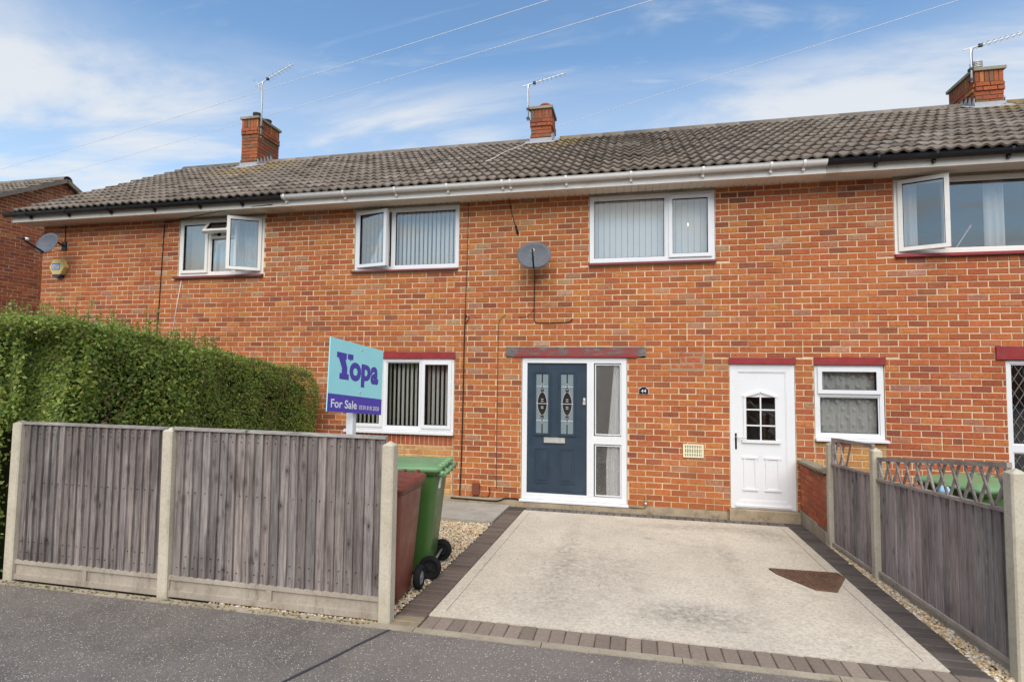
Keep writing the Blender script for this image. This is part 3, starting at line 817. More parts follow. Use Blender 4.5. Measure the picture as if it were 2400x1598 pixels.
for i, (x0, x1) in enumerate(HX):
    h = root('terraced_house', ((x0+x1)/2, 0, G(0)), HLAB[i], 'house', 'terrace facing the street')
    houses.append(h)
    cuts = list(WIN.values())
    wm = MB()
    for r_ in subtract((x0, x1, 0.0, ZS+.1), cuts): wm.box(r_[0], r_[1], .007, .26, r_[2], r_[3])
    # rear wall and party / gable walls
    rw = MB(); rw.box(x0, x1, 6.7, 6.94, 0, ZS+.1); build(rw, 'rear_wall', 'mortar', h)
    if i == 0: wm.box(x0, x0+.24, .26, 6.7, 0, ZS+.1)
    if i == 2: wm.box(x1-.24, x1, .26, 6.7, 0, ZS+.1)
    wall = build(wm, 'wall', 'mortar', h)
    rects = [q_ for q_ in ALLB if x0 <= q_[0] < x1]
    lay_bricks(rects, wall, visible=visf(i))
    if i == 0:
        # gable end seen edge-on, brick faces as one joined part
        g = MB()
        for j in range(54):
            for k in range(30):
                u = .115*(j % 2) + k*BP
                brick_geo(g, BP-JT, CP-JT, M=T(x0-.006, u+.115, (j+.5)*CP) @ Matrix.Rotation(R(-90), 4, 'Z'), colr=brick_col())
        tri = MB(); tri.v = [(x0+.02, 0, ZS), (x0+.02, 6.94, ZS), (x0+.02, RIDGE_Y, roofz(RIDGE_Y)-.06)]; tri.f = [(0, 1, 2)]; tri.c = [None]
        build(g, 'gable_brickwork', 'brick', h)['kind'] = 'stuff'
        build(tri, 'gable', 'mortar', h)
    # inside: floors, ceilings, back partition so the windows look into rooms
    im = MB()
    im.box(x0+.02, x1-.02, .27, 6.69, -.05, .02); im.box(x0+.02, x1-.02, .27, 6.69, 2.22, 2.36)
    im.box(x0+.02, x1-.02, .02, 6.69, ZS+.02, ZS+.09); im.box(x0+.02, x1-.02, 3.4, 3.5, .02, ZS)
    for xp in ([x0+.02, x1-.12] + {0: [-11.4], 1: [-4.75, -2.98], 2: [.5]}[i]):
        im.box(xp, xp+.1, .27, 3.4, .02, 2.22)
    for xp in ([x0+.02, x1-.12] + {0: [-11.4], 1: [-4.75], 2: []}[i]):
        im.box(xp, xp+.1, .27, 3.4, 2.36, ZS)
    build(im, 'interior', 'plaster', h)
    # plinth
    pm = MB()
    for r_ in subtract((x0, x1, -.35, -.004), [(-4.60, -2.99, -.05, .1)]): pm.box(r_[0], r_[1], -.028, .2, r_[2], r_[3])
    build(pm, 'plinth', 'plinth', h)
A_, B_, C_ = houses

# ---- roof
TH = math.atan(RS)
SV = Vector((0, math.cos(TH), math.sin(TH))); NV = Vector((0, -math.sin(TH), math.cos(TH)))
NROW = 13; GAUGE = (RIDGE_Y-.02+.40)/math.cos(TH)/NROW; TW = .30
def tile_mb(M=None, colr=None, mb=None):
    mb = mb or MB(); n0 = len(mb.v); K = 12
    L = GAUGE+.05
    def prof(u):
        ph = (u/.15) % 1.0
        return .034*(0.5+0.5*math.cos(2*math.pi*(ph-.30)))**1.25
    vs_ = []
    for v, lift in ((0, .034), (L, -.004)):
        for k in range(K+1):
            u = TW*k/K*1.004; vs_.append((u, v, prof(TW*k/K)+lift))
    for k in range(K+1):
        u = TW*k/K*1.004; vs_.append((u, .004, prof(TW*k/K)+.034-.026))
    mb.v += [tuple(M @ Vector(p)) for p in vs_] if M is not None else vs_
    for k in range(K):
        mb.f.append((n0+k, n0+k+1, n0+K+2+k, n0+K+1+k)); mb.c.append(colr)
        mb.f.append((n0+2*(K+1)+k, n0+2*(K+1)+k+1, n0+k+1, n0+k)); mb.c.append(colr)
    return mb
TILE = tile_mb().mesh('tile', 'tile')
TILE.polygons.foreach_set('use_smooth', [i % 2 == 0 for i in range(len(TILE.polygons))])
def tile_col():
    r_ = rnd.random()
    if r_ < .012: c = (.25, .16, .12)
    elif r_ < .10: c = (.26, .222, .186)
    elif r_ < .22: c = (.155, .128, .105)
    else: c = (.215, .174, .138)
    k = rnd.uniform(.85, 1.15); return tuple(v*k for v in c)
def lay_roof(parent, xa, xb, x_grid, skip=None, limit=300):
    mb = MB()      # sarking below the tiles, both slopes
    for s in (1, -1):
        e = .05
        y0 = -.36; z0 = roofz(y0)-.03
        f = (lambda y: y) if s == 1 else (lambda y: 2*RIDGE_Y-y)
        q = [(xa, f(y0), z0), (xb, f(y0), z0), (xb, RIDGE_Y, roofz(RIDGE_Y)-.03), (xa, RIDGE_Y, roofz(RIDGE_Y)-.03)]
        mb.quad(*(q if s == 1 else q[::-1]))
    rf = build(mb, 'roof', 'roof_far', parent)
    items = []
    ia = int(round((xa-x_grid)/TW)); ib = int(round((xb-x_grid)/TW))
    for r_ in range(NROW):
        for i in range(ia, ib):
            v = r_*GAUGE
            org = Vector((x_grid+i*TW, -.40, roofz(-.40))) + SV*v
            cen = org + Vector((TW/2, 0, 0)) + SV*.17
            if skip and skip(cen.x, cen.y): continue
            a = proj(cen); vis = -30 < a[0] < 2430
            items.append((1/a[2] if vis else -1, org))
    items.sort(key=lambda t: -t[0])
    rest = MB()
    for k, (s, org) in enumerate(items):
        org = org + NV*rnd.uniform(-.004, .006) + Vector((rnd.uniform(-.003, .003), 0, 0))
        M = Matrix(((1, 0, 0, org.x), (0, SV.y, NV.y, org.y), (0, SV.z, NV.z, org.z), (0, 0, 0, 1))) @ Matrix.Rotation(rnd.gauss(0, .006), 4, 'Y') @ Matrix.Rotation(rnd.gauss(0, .008), 4, 'Z')
        c = tile_col()
        if k < limit and s > 0: link('tile', TILE, rf, M, c)
        else: tile_mb(M, c, rest)
    if rest.v: build(rest, 'tiling', 'tile', rf)['kind'] = 'stuff'
    # ridge tiles
    x = xa
    while x < xb-.05:
        e = min(x+.45, xb); m2 = MB(); K = 8
        for px in (x+.004, e+.006):
            for k in range(K+1):
                a = math.pi*k/K
                m2.v.append((px, RIDGE_Y-.125*math.cos(a), roofz(RIDGE_Y)-.045+.125*math.sin(a)))
        for k in range(K): m2.f.append((k+1, k, K+1+k, K+2+k)); m2.c.append(None)
        m2.f.append(tuple(range(K+1))); m2.c.append(None)
        if not (skip and skip((x+e)/2, RIDGE_Y-.1)): build(m2, 'ridge_tile', 'tile', rf, True, tile_col())
        x = e
    return rf
TX0 = -13.90
CH = [(-11.93, -11.50, 3.0, 3.80, 7.79), (-5.03, -4.60, 3.15, 3.75, 7.46), (3.10, 3.55, 3.15, 3.98, 7.41)]
def chskip(x, y):
    for c in CH:
        if c[0]-.05 < x < c[1]+.05 and y > c[2]-.02: return True
    return False
roofs = [lay_roof(A_, -13.90, -8.50, TX0, chskip), lay_roof(B_, -8.50, -.40, TX0, chskip), lay_roof(C_, -.40, 7.10, TX0, chskip)]
mb = MB()   # mortar bedding on the left verge
mb.bar(Vector((-13.90, -.38, roofz(-.38)-.01)), Vector((-13.90, RIDGE_Y, roofz(RIDGE_Y)-.01)), .03, .05)
build(mb, 'verge_bedding', 'mortar_grey', roofs[0])

# ---- fascia, soffit, gutter
GY, GZ, GR = -.415, 4.625, .056
def gutter(parent, xa, xb, mat, brk):
    mb = MB(); K = 10
    prof = [(GY+GR*math.cos(math.pi+math.pi*k/K), GZ+GR*math.sin(math.pi+math.pi*k/K)*1.05) for k in range(K+1)]
    prof = [(GY-GR-.006, GZ+.006)] + prof + [(GY+GR+.004, GZ+.006)]
    inner = [(y+(GY-y)*.08, z+.004) for y, z in prof]
    n = len(prof)
    for x in (xa, xb): mb.v += [(x, y, z) for y, z in prof]
    for x in (xa, xb): mb.v += [(x, y, z) for y, z in inner]
    for k in range(n-1):
        mb.f.append((k, k+1, n+k+1, n+k)); mb.c.append(None)
        mb.f.append((2*n+k+1, 2*n+k, 3*n+k, 3*n+k+1)); mb.c.append(None)
    mb.f.append(tuple(range(n))[::-1]); mb.c.append(None); mb.f.append(tuple(range(n, 2*n))); mb.c.append(None)
    g = build(mb, 'gutter', mat, parent, True)
    g.data.polygons.foreach_set('use_smooth', [len(p.vertices) == 4 for p in g.data.polygons])
    bb = MB()
    rr = GR+.007
    pr = [(GY+rr*math.cos(math.pi+math.pi*k/K), GZ+rr*math.sin(math.pi+math.pi*k/K)*1.05) for k in range(K+1)]
    pr = [(GY-rr, GZ+.012)] + pr
    m = len(pr)
    for x in (-.016, .016): bb.v += [(x, y, z) for y, z in pr]
    for k in range(m-1): bb.f.append((k, k+1, m+k+1, m+k)); bb.c.append(None)
    bb.box(-.016, .016, GY+.02, -.335, GZ-.10, GZ-.05)
    me = bb.mesh('gutter_bracket', mat)
    for x in brk: link('gutter_bracket', me, g, T(x, 0, 0))
    return g
gutter(A_, -14.03, -8.385, 'gutter_black', [-13.5, -12.65, -11.75, -10.85, -9.95, -9.15])
gutter(B_, -8.38, -.48, 'gutter_white', [-8.33, -7.3, -6.45, -5.62, -4.78, -4.66, -3.85, -2.95, -2.0, -1.15, -.75])
gutter(C_, -.475, 7.1, 'gutter_black', [.1, .75, 1.55, 2.3, 3.1, 4.2])
for h, xa, xb, mat in ((A_, -13.95, -8.37, 'fascia_paint'), (B_, -8.37, -.465, 'upvc_old'), (C_, -.46, 7.1, 'fascia_paint')):
    mb = MB(); mb.box(xa, xb, -.352, -.328, ZS-.012, 4.665); build(mb, 'fascia', mat, h)
for h, xa, xb in ((A_, -13.93, -8.372), (C_, -.455, 7.08)):
    mb = MB(); mb.box(xa, xb, -.328, .007, ZS, ZS+.015); s_ = build(mb, 'soffit', 'fascia_paint', h)
# boarded soffit of the middle house
mb = MB(); mb.box(-8.368, -.465, -.328, .006, ZS+.009, ZS+.02)
sf = build(mb, 'soffit', 'cable_brown', B_)
bb = MB(); bb.box(.0015, .0985, -.327, .005, ZS, ZS+.008); bme = bb.mesh('soffit_board', 'soffit')
x = -8.366
while x < -.50: link('soffit_board', bme, sf, T(x, 0, rnd.uniform(-.001, .001))); x += .1003
# little insect-vent screws on the soffit boards
mb = MB()
x = -8.27
while x < -.57: mb.box(x-.006, x+.006, -.03, -.018, ZS-.003, ZS+.001); x += .1003
build(mb, 'soffit_fixings', 'cable', sf)['kind'] = 'stuff'
# dark weathered bedding strip over the upstairs window heads
for h, k in ((A_, 'W1'), (B_, 'W2'), (B_, 'W3'), (C_, 'W4')):
    a = WIN[k]; mb = MB(); mb.box(a[0]-.01, a[1]+.01, -.010, .02, ZS-.035, ZS-.002); build(mb, 'head_strip', 'coping', h)

# ---- chimneys
def chimney(parent, x0, x1, y0, y1, ztop, pot):
    zb = roofz(y0)-.35
    core = MB(); core.box(x0+.012, x1-.012, y0+.012, y1-.012, zb, ztop-.05)
    ch = build(core, 'chimney', 'mortar_grey', parent)
    CC = .08
    n = int((ztop-.05-zb)/CC)
    oldpal = [((.36,.10,.042), 28), ((.29,.08,.040), 28), ((.19,.075,.045), 20), ((.15,.11,.07), 18), ((.40,.17,.055), 8)]
    def face(M, L, top_soldier):
        rects = []
        zt = ztop-.06
        sol0 = zt-.21
        k = 0
        for a in np.arange(0, L-.03, .075):      # soldier course under the cap
            rects.append((a+.0375 if a+.075 <= L else (a+L)/2, (sol0+zt)/2, min(.075, L-a)-.012, .21-.012, -.004))
        j = 0; z = sol0
        while z-CC > zb+.1:
            off = 0 if j % 2 == 0 else .115
            proud = -.024 if j < 2 else 0.0     # corbel band
            x = -off
            while x < L-.01:
                a, b = max(0, x), min(L, x+.23)
                if b-a > .03: rects.append(((a+b)/2, z-CC/2, b-a-.012, CC-.012, proud))
                x += .23
            z -= CC; j += 1
        for (x, z, w, h_, pr) in rects:
            sx = (w+ (.05 if pr < -.01 and False else 0))/(BP-JT)
            link('brick', STD_OLD, ch, M @ T(x, pr+rnd.uniform(-.003, .002), z) @ Matrix.Diagonal((sx, 1.2, h_/(CP-JT), 1)), brick_col(pal=oldpal))
    face(T(x0, y0, 0), x1-x0, True)
    face(T(x1, y0, 0) @ Matrix.Rotation(R(90), 4, 'Z'), y1-y0, True)
    face(T(x0, y1, 0) @ Matrix.Rotation(R(-90), 4, 'Z'), y1-y0, True)
    cp = MB(); e = .035
    cp.box(x0-e, x1+e, y0-e, y1+e, ztop-.055, ztop); build(cp, 'cap', 'coping', ch)
    # flashing: apron in front, steps up the sides
    fm = MB(); zf = roofz(y0)
    Mx = Matrix(((1,0,0,(x0+x1)/2),(0,SV.y,NV.y,y0-.10),(0,SV.z,NV.z,roofz(y0-.10)+.055),(0,0,0,1)))
    fm.obox(Mx, (x1-x0)/2+.10, .12, .006)
    fm.box(x0-.02, x1+.02, y0-.022, y0-.012, zf-.02, zf+.12)
    for sx, s in ((x1, 1), (x0, -1)):
        k = 0; yy = y0
        while yy < RIDGE_Y+.05:
            zb_ = roofz(min(yy, RIDGE_Y))
            xa, xb = (sx+.010, sx+.020) if s == 1 else (sx-.020, sx-.010)
            n0 = len(fm.v)
            fm.v += [(xa, yy, zb_-.02), (xb, yy, zb_-.02), (xb, yy+.115, zb_+.04), (xa, yy+.115, zb_+.04), (xa, yy, zb_+.21), (xb, yy, zb_+.21), (xb, yy+.075, zb_+.15), (xa, yy+.075, zb_+.15)]
            for q in ((0,3,2,1),(4,5,6,7),(0,1,5,4),(1,2,6,5),(2,3,7,6),(3,0,4,7)): fm.f.append(tuple(n0+i for i in q)); fm.c.append(None)
            yy += .115
        Ms = Matrix(((1,0,0,sx+s*.07),(0,SV.y,NV.y,(y0+RIDGE_Y)/2),(0,SV.z,NV.z,roofz((y0+RIDGE_Y)/2)+.05),(0,0,0,1)))
        fm.obox(Ms, .06, (RIDGE_Y-y0)/2/math.cos(TH), .006)
    build(fm, 'flashing', 'lead', ch)
    pm = MB()
    if pot == 'dark':
        for yy in (y0+.22, y1-.22): pm.lathe([(.10, -.02), (.095, .13), (.105, .14), (.105, .17), (.085, .17), (.08, .0)], T((x0+x1)/2+.02, yy, ztop))
        build(pm, 'pot', 'pot_dark', ch, True)
    elif pot == 'clay':
        pm.lathe([(.125, -.02), (.115, .10), (.13, .105), (.13, .135), (.10, .16), (.06, .172), (.0, .175)], T((x0+x1)/2+.05, y0+.28, ztop))
        build(pm, 'pot', 'clay_pot', ch, True)
    else:
        for k in range(5): pm.lathe([(.085, .02+k*.032), (.095, .025+k*.032), (.095, .04+k*.032), (.085, .045+k*.032)], T(x0+.14, y0+.2, ztop))
        pm.lathe([(.09, -.01), (.09, .02), (.075, .02), (.075, .18), (.095, .18), (.095, .20), (.0, .215)], T(x0+.14, y0+.2, ztop))
        build(pm, 'pot', 'metal_cowl', ch)
    return ch
for h, c, p in zip(houses, CH, ('dark', 'clay', 'cowl')): chimney(h, *c, p)

# ================================================================== windows
def frame_rect(mb, x0, x1, z0, z1, w, y0, y1, M=None, ch=.006):
    """four mitre-less bars; front edges slightly chamfered by a raised inner bead"""
    def bx(a, b, c, d, e, f):
        if M is None: mb.box(a, b, c, d, e, f)
        else:
            mb.obox(M @ T((a+b)/2, (c+d)/2, (e+f)/2), (b-a)/2, (d-c)/2, (f-e)/2)
    bx(x0, x0+w, y0, y1, z0, z1); bx(x1-w, x1, y0, y1, z0, z1)
    bx(x0+w, x1-w, y0, y1, z1-w, z1); bx(x0+w, x1-w, y0, y1, z0, z0+w)
def pane(parent, x0, x1, z0, z1, y, M=None, mat='glass'):
    mb = MB(); mb.box(x0, x1, y, y+.004, z0, z1)
    me = mb.mesh('pane', mat)
    return link('pane', me, parent, M)
def window(parent, x0, x1, z0, z1, lights, mat='upvc', yf=.018, fw=.05, sill=None, gl='glass', splits=()):
    mb = MB()
    frame_rect(mb, x0, x1, z0, z1, fw, yf, yf+.065)
    for (a, b, c, d) in splits: mb.box(a, b, yf+.001, yf+.064, c, d)
    w = build(mb, 'window', mat, parent)
    for L in lights:
        a, b, c, d = L['r']; kind = L.get('k', 'fixed'); M = L.get('M')
        if kind == 'fixed':
            m = MB(); frame_rect(m, a, b, c, d, .016, yf+.012, yf+.05); build(m, 'glazing_bead', mat, w)
            g = MB(); frame_rect(g, a+.016, b-.016, c+.016, d-.016, .005, yf+.020, yf+.05); build(g, 'gasket', 'rubber', w)
            pane(w, a+.01, b-.01, c+.01, d-.01, yf+.035, None, gl)
        else:
            m = MB(); frame_rect(m, a, b, c, d, .052, yf-.022, yf+.038)
            o = link('sash', m.mesh('sash', mat), w, M)
            g = MB(); frame_rect(g, a+.052, b-.052, c+.052, d-.052, .006, yf-.012, yf+.03); link('gasket', g.mesh('gasket', 'rubber'), w, M)
            pane(w, a+.045, b-.045, c+.045, d-.045, yf+.005, M, gl)
    if sill:
        s0, s1, sz0, sz1, pr, sm = sill
        m = MB(); n = len(m.v)
        m.v += [(s0, -pr, sz0), (s1, -pr, sz0), (s1, yf+.03, sz0), (s0, yf+.03, sz0), (s0, -pr, sz1-.012), (s1, -pr, sz1-.012), (s1, yf+.03, sz1), (s0, yf+.03, sz1)]
        for q in ((0,3,2,1),(4,5,6,7),(0,1,5,4),(1,2,6,5),(2,3,7,6),(3,0,4,7)): m.f.append(q); m.c.append(None)
        build(m, 'sill', sm, w)
    return w
def hinge_z(x, y, ang): return T(x, y, 0) @ Matrix.Rotation(ang, 4, 'Z') @ T(-x, -y, 0)
def hinge_x(y, z, ang): return T(0, y, z) @ Matrix.Rotation(ang, 4, 'X') @ T(0, -y, -z)
# upstairs, left house: sash / top vent over fixed pane / open sash
z0, z1 = 3.475, 4.46
window(A_, -10.685, -9.005, z0, z1, [
    dict(r=(-10.64, -10.10, z0+.045, z1-.045), k='sash'),
    dict(r=(-10.06, -9.59, z0+.05, 4.12)),
    dict(r=(-10.085, -9.585, 4.14, z1-.04), k='sash', M=hinge_x(.0, z1-.04, R(-38))),
    dict(r=(-9.575, -9.045, z0+.045, z1-.045), k='sash', M=hinge_z(-9.045, -.004, R(32)))],
    splits=[(-10.10, -10.06, z0+.05, z1-.05), (-9.59, -9.55, z0+.05, z1-.05), (-10.06, -9.59, 4.115, 4.15)], sill=(-10.76, -8.99, 3.425, 3.474, .05, 'sill_paint'), mat='upvc_old')
# upstairs, middle house, left: open sash + large fixed pane
window(B_, -7.325, -5.57, z0, z1, [
    dict(r=(-7.285, -6.70, z0+.04, z1-.04), k='sash', M=hinge_z(-7.285, -.004, R(-14))),
    dict(r=(-6.65, -5.62, z0+.05, z1-.05))],
    splits=[(-6.70, -6.65, z0+.05, z1-.05)], sill=(-7.37, -5.57, 3.435, 3.474, .05, 'sill_paint'))
# upstairs, middle house, right: large fixed pane + closed sash
window(B_, -3.55, -1.80, z0, z1, [
    dict(r=(-3.50, -2.47, z0+.05, z1-.05)),
    dict(r=(-2.425, -1.84, z0+.045, z1-.045), k='sash')],
    splits=[(-2.47, -2.42, z0+.05, z1-.05)], sill=(-3.56, -1.785, 3.43, 3.474, .05, 'sill_paint'))
# upstairs, right house: open sash + picture pane
window(C_, .455, 3.01, z0-.01, z1, [
    dict(r=(.49, 1.03, z0+.02, z1-.02), k='sash', M=hinge_z(.49, -.004, R(-24))),
    dict(r=(1.07, 2.2, z0+.04, z1-.05)), dict(r=(2.25, 2.96, z0+.04, z1-.05))],
    splits=[(1.03, 1.07, z0+.04, z1-.05), (2.2, 2.25, z0+.04, z1-.05)], sill=(.44, 3.02, 3.415, 3.464, .05, 'oxblood'), mat='upvc_old')
# ground floor, middle house: three lights
window(B_, -7.385, -5.615, .945, 2.06, [
    dict(r=(-7.345, -6.785, .985, 2.02), k='sash'),
    dict(r=(-6.735, -6.175, .995, 2.01)),
    dict(r=(-6.135, -5.655, .985, 2.02), k='sash')],
    splits=[(-6.785, -6.735, .995, 2.01), (-6.175, -6.125, .995, 2.01)], sill=(-7.42, -5.60, .895, .944, .055, 'upvc'), gl='glass_dark')
# ground floor, right house: fanlight over fixed pane
window(C_, -.552, .277, 1.035, 2.0, [
    dict(r=(-.515, .240, 1.62, 1.965), k='sash'),
    dict(r=(-.50, .225, 1.085, 1.585))],
    splits=[(-.50, .225, 1.585, 1.635)], sill=(-.562, .305, .995, 1.034, .06, 'upvc'), gl='glass_dark')
# ground floor, far right: diamond leaded lights above and below a white rail
lw = window(C_, 1.655, 3.595, -.05, 2.075, [
    dict(r=(1.70, 2.6, 1.02, 2.03)), dict(r=(2.65, 3.55, 1.02, 2.03)), dict(r=(1.70, 2.6, .0, .93)), dict(r=(2.65, 3.55, .0, .93))],
    splits=[(1.70, 3.55, .93, 1.02), (2.6, 2.65, .0, .93), (2.6, 2.65, 1.02, 2.03)], fw=.045, gl='glass_dark')
mb = MB()
for zz0, zz1 in ((1.03, 2.02), (.01, .92)):
    for s in (1, -1):
        for k in range(-14, 20):
            # diagonals of a 105 x 180 mm diamond grid clipped to the pane
            x_a = 1.7 + k*.105
            pts = []
            sl_ = s*.105/.18
            for zz in (zz0, zz1): pts.append((x_a + sl_*(zz-zz0), zz))
            (xa, za_), (xb, zb_) = pts
            lo, hi = 1.71, 2.59
            def clip(xa, za_, xb, zb_):
                out = []
                t0, t1 = 0.0, 1.0
                d = xb-xa
                for lim, sg in ((lo, 1), (hi, -1)):
                    p_ = sg*d; q_ = sg*(xa-lim)
                    if abs(p_) < 1e-9: continue
                    tt = -q_/p_
                    if p_ > 0: t0 = max(t0, tt)
                    else: t1 = min(t1, tt)
                if t0 >= t1: return None
                return (xa+d*t0, za_+(zb_-za_)*t0, xa+d*t1, za_+(zb_-za_)*t1)
            c = clip(xa, za_, xb, zb_)
            if c: mb.bar((c[0], .047, c[1]), (c[2], .047, c[3]), .004, .009, upv=(0, 1, 0))
build(mb, 'leading', 'came', lw)

# lintels and infill under the ground floor windows
def box_part(parent, name, mat, *b):
    mb = MB(); mb.box(*b); return build(mb, name, mat, parent)
box_part(B_, 'lintel', 'oxblood', -7.40, -5.59, -.012, .2, 2.062, 2.163)
box_part(B_, 'lintel', 'oxblood', -1.635, -.785, -.022, .2, 2.008, 2.095)
box_part(C_, 'lintel', 'oxblood', -.562, .295, -.022, .2, 2.004, 2.105)
box_part(C_, 'lintel', 'oxblood', 1.54, 3.72, -.022, .2, 2.082, 2.25)
mb = MB()     # the weathered timber bressummer over the blue door, chipped grey ends and worn red paint
n = 30
for k in range(n):
    a = -4.79 + 2.04*k/n; b = a + 2.04/n
    mb.box(a, b, -.012-rnd.uniform(0, .005), .2, 2.089+(rnd.uniform(.0, .02) if k < 2 or k > n-3 else 0), 2.238)
lt = build(mb, 'lintel', 'old_timber', B_)
lt['label'] = 'weathered timber lintel with worn red paint over the blue door'
box_part(lt, 'painted_face', 'oxblood', -4.66, -2.87, -.024, .2, 2.090, 2.122)
def infill(parent, x0, x1, z0, z1, ybase, pal, course, pitch, matm, soldier=None):
    m = MB(); m.box(x0, x1, ybase+.007, .2, z0, z1+(soldier or 0))
    p = build(m, 'infill_panel', matm, parent)
    for (x, z, w, h_) in brick_rects(x0, x1, z0, z1, [], course, pitch, 0):
        link('brick', STD_BRICK, p, T(x, ybase, z) @ Matrix.Diagonal((w/(BP-JT), 1, h_/(CP-JT), 1)), brick_col(pal=pal))
    if soldier:
        x = x0
        while x < x1-.03:
            w = min(.077, x1-x)
            link('brick', STD_BRICK, p, T(x+w/2, ybase, z1+soldier/2) @ Matrix.Diagonal(((w-.011)/(BP-JT), 1, (soldier-.012)/(CP-JT), 1)), brick_col(pal=[((.40, .09, .045), 3), ((.34, .085, .05), 2)]))
            x += .077
BUFF = [((.58, .33, .10), 5), ((.52, .29, .09), 4), ((.60, .37, .14), 3)]
infill(B_, -7.39, -5.615, -.10, .725, .004, BUFF, .0833, .23, 'mortar', .165)
infill(C_, -.555, .28, -.10, .995, .004, BUFF+[((.46, .15, .06), 3)], .0833, .23, 'mortar')
# mismatched repair patch of redder bricks beside the blue door
mb = MB(); mb.box(-2.28, -1.955, -.0025, .02, 1.90, 2.165); mb.box(-2.42, -2.28, -.0025, .02, 1.90, 1.995); rp = build(mb, 'repair_patch', 'mortar_patch', B_)
for (x, z, w, h_) in brick_rects(-2.41, -1.97, 1.905, 2.16, [(-2.42, -2.28, 2.0, 2.2)], .084, .2, 0):
    link('brick', STD_BRICK, rp, T(x, -.006, z) @ Matrix.Diagonal(((w-.01)/(BP-JT), 1, (h_-.008)/(CP-JT), 1)), (.44*rnd.uniform(.9, 1.1), .115, .055))
# concrete steps
box_part(B_, 'doorstep', 'plinth', -1.66, -.78, -.10, .02, -.2, .045)
box_part(B_, 'doorstep', 'plinth', -4.60, -2.98, -.05, .02, -.2, -.022)

# ---- blue front door with side light
mb = MB(); yf = .012
frame_rect(mb, -4.545, -3.02, .012, 2.08, .075, yf, yf+.07)
mb.box(-3.585, -3.535, yf-.002, yf+.07, .087, 2.005); mb.box(-3.535, -3.485, yf-.004, yf+.068, .087, 2.005)
mb.box(-3.485, -3.095, yf+.001, yf+.068, .84, .955)
mb.box(-4.47, -3.585, yf+.002, yf+.068, .087, .10)
fd = build(mb, 'front_door', 'upvc', B_)
fd['label'] = 'dark blue panelled door with two leaded glass panels in white frame'
def panel_step(mb, x0, x1, z0, z1, y, d=.012, w=.02, invert=False):
    """raised frame moulding round a rectangle"""
    s = -1
    frame_rect(mb, x0-w, x1+w, z0-w, z1+w, w, y-d, y)
mb = MB(); DYF = .035
mb.box(-4.47, -3.587, DYF, DYF+.045, .10, 2.005)
GLZ = [(-4.335, -4.155), (-3.965, -3.785)]
for a, b in GLZ:
    frame_rect(mb, a-.035, b+.035, .935, 1.875, .018, DYF-.016, DYF)
    frame_rect(mb, a-.017, b+.017, .953, 1.857, .017, DYF-.009, DYF)
for a, b in GLZ:
    frame_rect(mb, a-.02, b+.02, .245, .755, .014, DYF-.008, DYF)
    mb.box(a+.022, b-.022, DYF-.010, DYF, .29, .71)
mb.box(-4.47, -3.587, DYF-.014, DYF, .10, .125)
leaf = build(mb, 'leaf', 'door_blue', fd)
for a, b in GLZ:
    gm = MB(); gm.box(a, b, DYF-.003, DYF+.001, .97, 1.84); build(gm, 'glass_panel', 'glass_etched', fd)
    xm = (a+b)/2
    dk = MB()
    I = Matrix(((1,0,0,xm),(0,0,-1,DYF-.003),(0,1,0,0),(0,0,0,1)))
    oval = [(.066*math.sin(t_)*abs(math.cos(t_/1))**0*1.0 if False else .066*math.cos(t_), 1.405+.165*math.sin(t_)*(1-.12*math.cos(t_)**2)) for t_ in [2*math.pi*k/24 for k in range(24)]]
    dk.prism(oval, I, 0, .003)
    dk.prism([(-.008, 1.68), (.008, 1.68), (.008, 1.84), (-.008, 1.84)], I, 0, .003)
    dk.prism([(-.008, .97), (.008, .97), (.008, 1.13), (-.008, 1.13)], I, 0, .003)
    dk.prism([(-.020, 1.56), (.020, 1.56), (.022, 1.63), (0, 1.68), (-.022, 1.63)], I, 0, .0028)
    dk.prism([(-.020, 1.25), (-.022, 1.18), (0, 1.13), (.022, 1.18), (.020, 1.25)], I, 0, .0028)
    build(dk, 'bevel_glass', 'glass_clear_dark', fd)
    ls = MB()
    for zz in (1.155, 1.405, 1.655): ls.box(a, b, DYF-.009, DYF-.003, zz-.004, zz+.004)
    ov = [(x_*1.12, 1.405+(z_-1.405)*1.05) for x_, z_ in oval]
    for k in range(24):
        p, q_ = ov[k], ov[(k+1) % 24]
        ls.bar((xm+p[0], DYF-.007, p[1]), (xm+q_[0], DYF-.007, q_[1]), .004, .005, upv=(0, 1, 0))
    for zc_ in (1.155, 1.655):
        dd = [(0, .05), (.026, 0), (0, -.05), (-.026, 0)]
        for k in range(4):
            p, q_ = dd[k], dd[(k+1) % 4]
            ls.bar((xm+p[0], DYF-.008, zc_+p[1]), (xm+q_[0], DYF-.008, zc_+q_[1]), .004, .005, upv=(0, 1, 0))
    for zz in (1.47, 1.44, 1.36, 1.335): ls.box(xm-.018, xm+.018, DYF-.010, DYF-.006, zz-.004, zz+.004)
    build(ls, 'leading', 'lead_strip', fd)
mb = MB(); mb.box(-4.215, -3.905, DYF-.012, DYF, .835, .91); frame_rect(mb, -4.215, -3.905, .835, .91, .011, DYF-.02, DYF-.012); mb.box(-4.195, -3.925, DYF-.018, DYF-.012, .852, .893)
build(mb, 'letterbox', 'chrome', fd)
mb = MB(); mb.box(-3.645, -3.605, DYF-.020, DYF, 1.40, 1.44); mb.lathe([(.0, .0), (.018, .002), (.020, .02)], T(-3.625, DYF-.02, 1.468) @ Matrix.Rotation(R(-90), 4, 'X')); mb.box(-3.64, -3.61, DYF-.008, DYF, 1.435, 1.50)
build(mb, 'lock', 'chrome', fd)
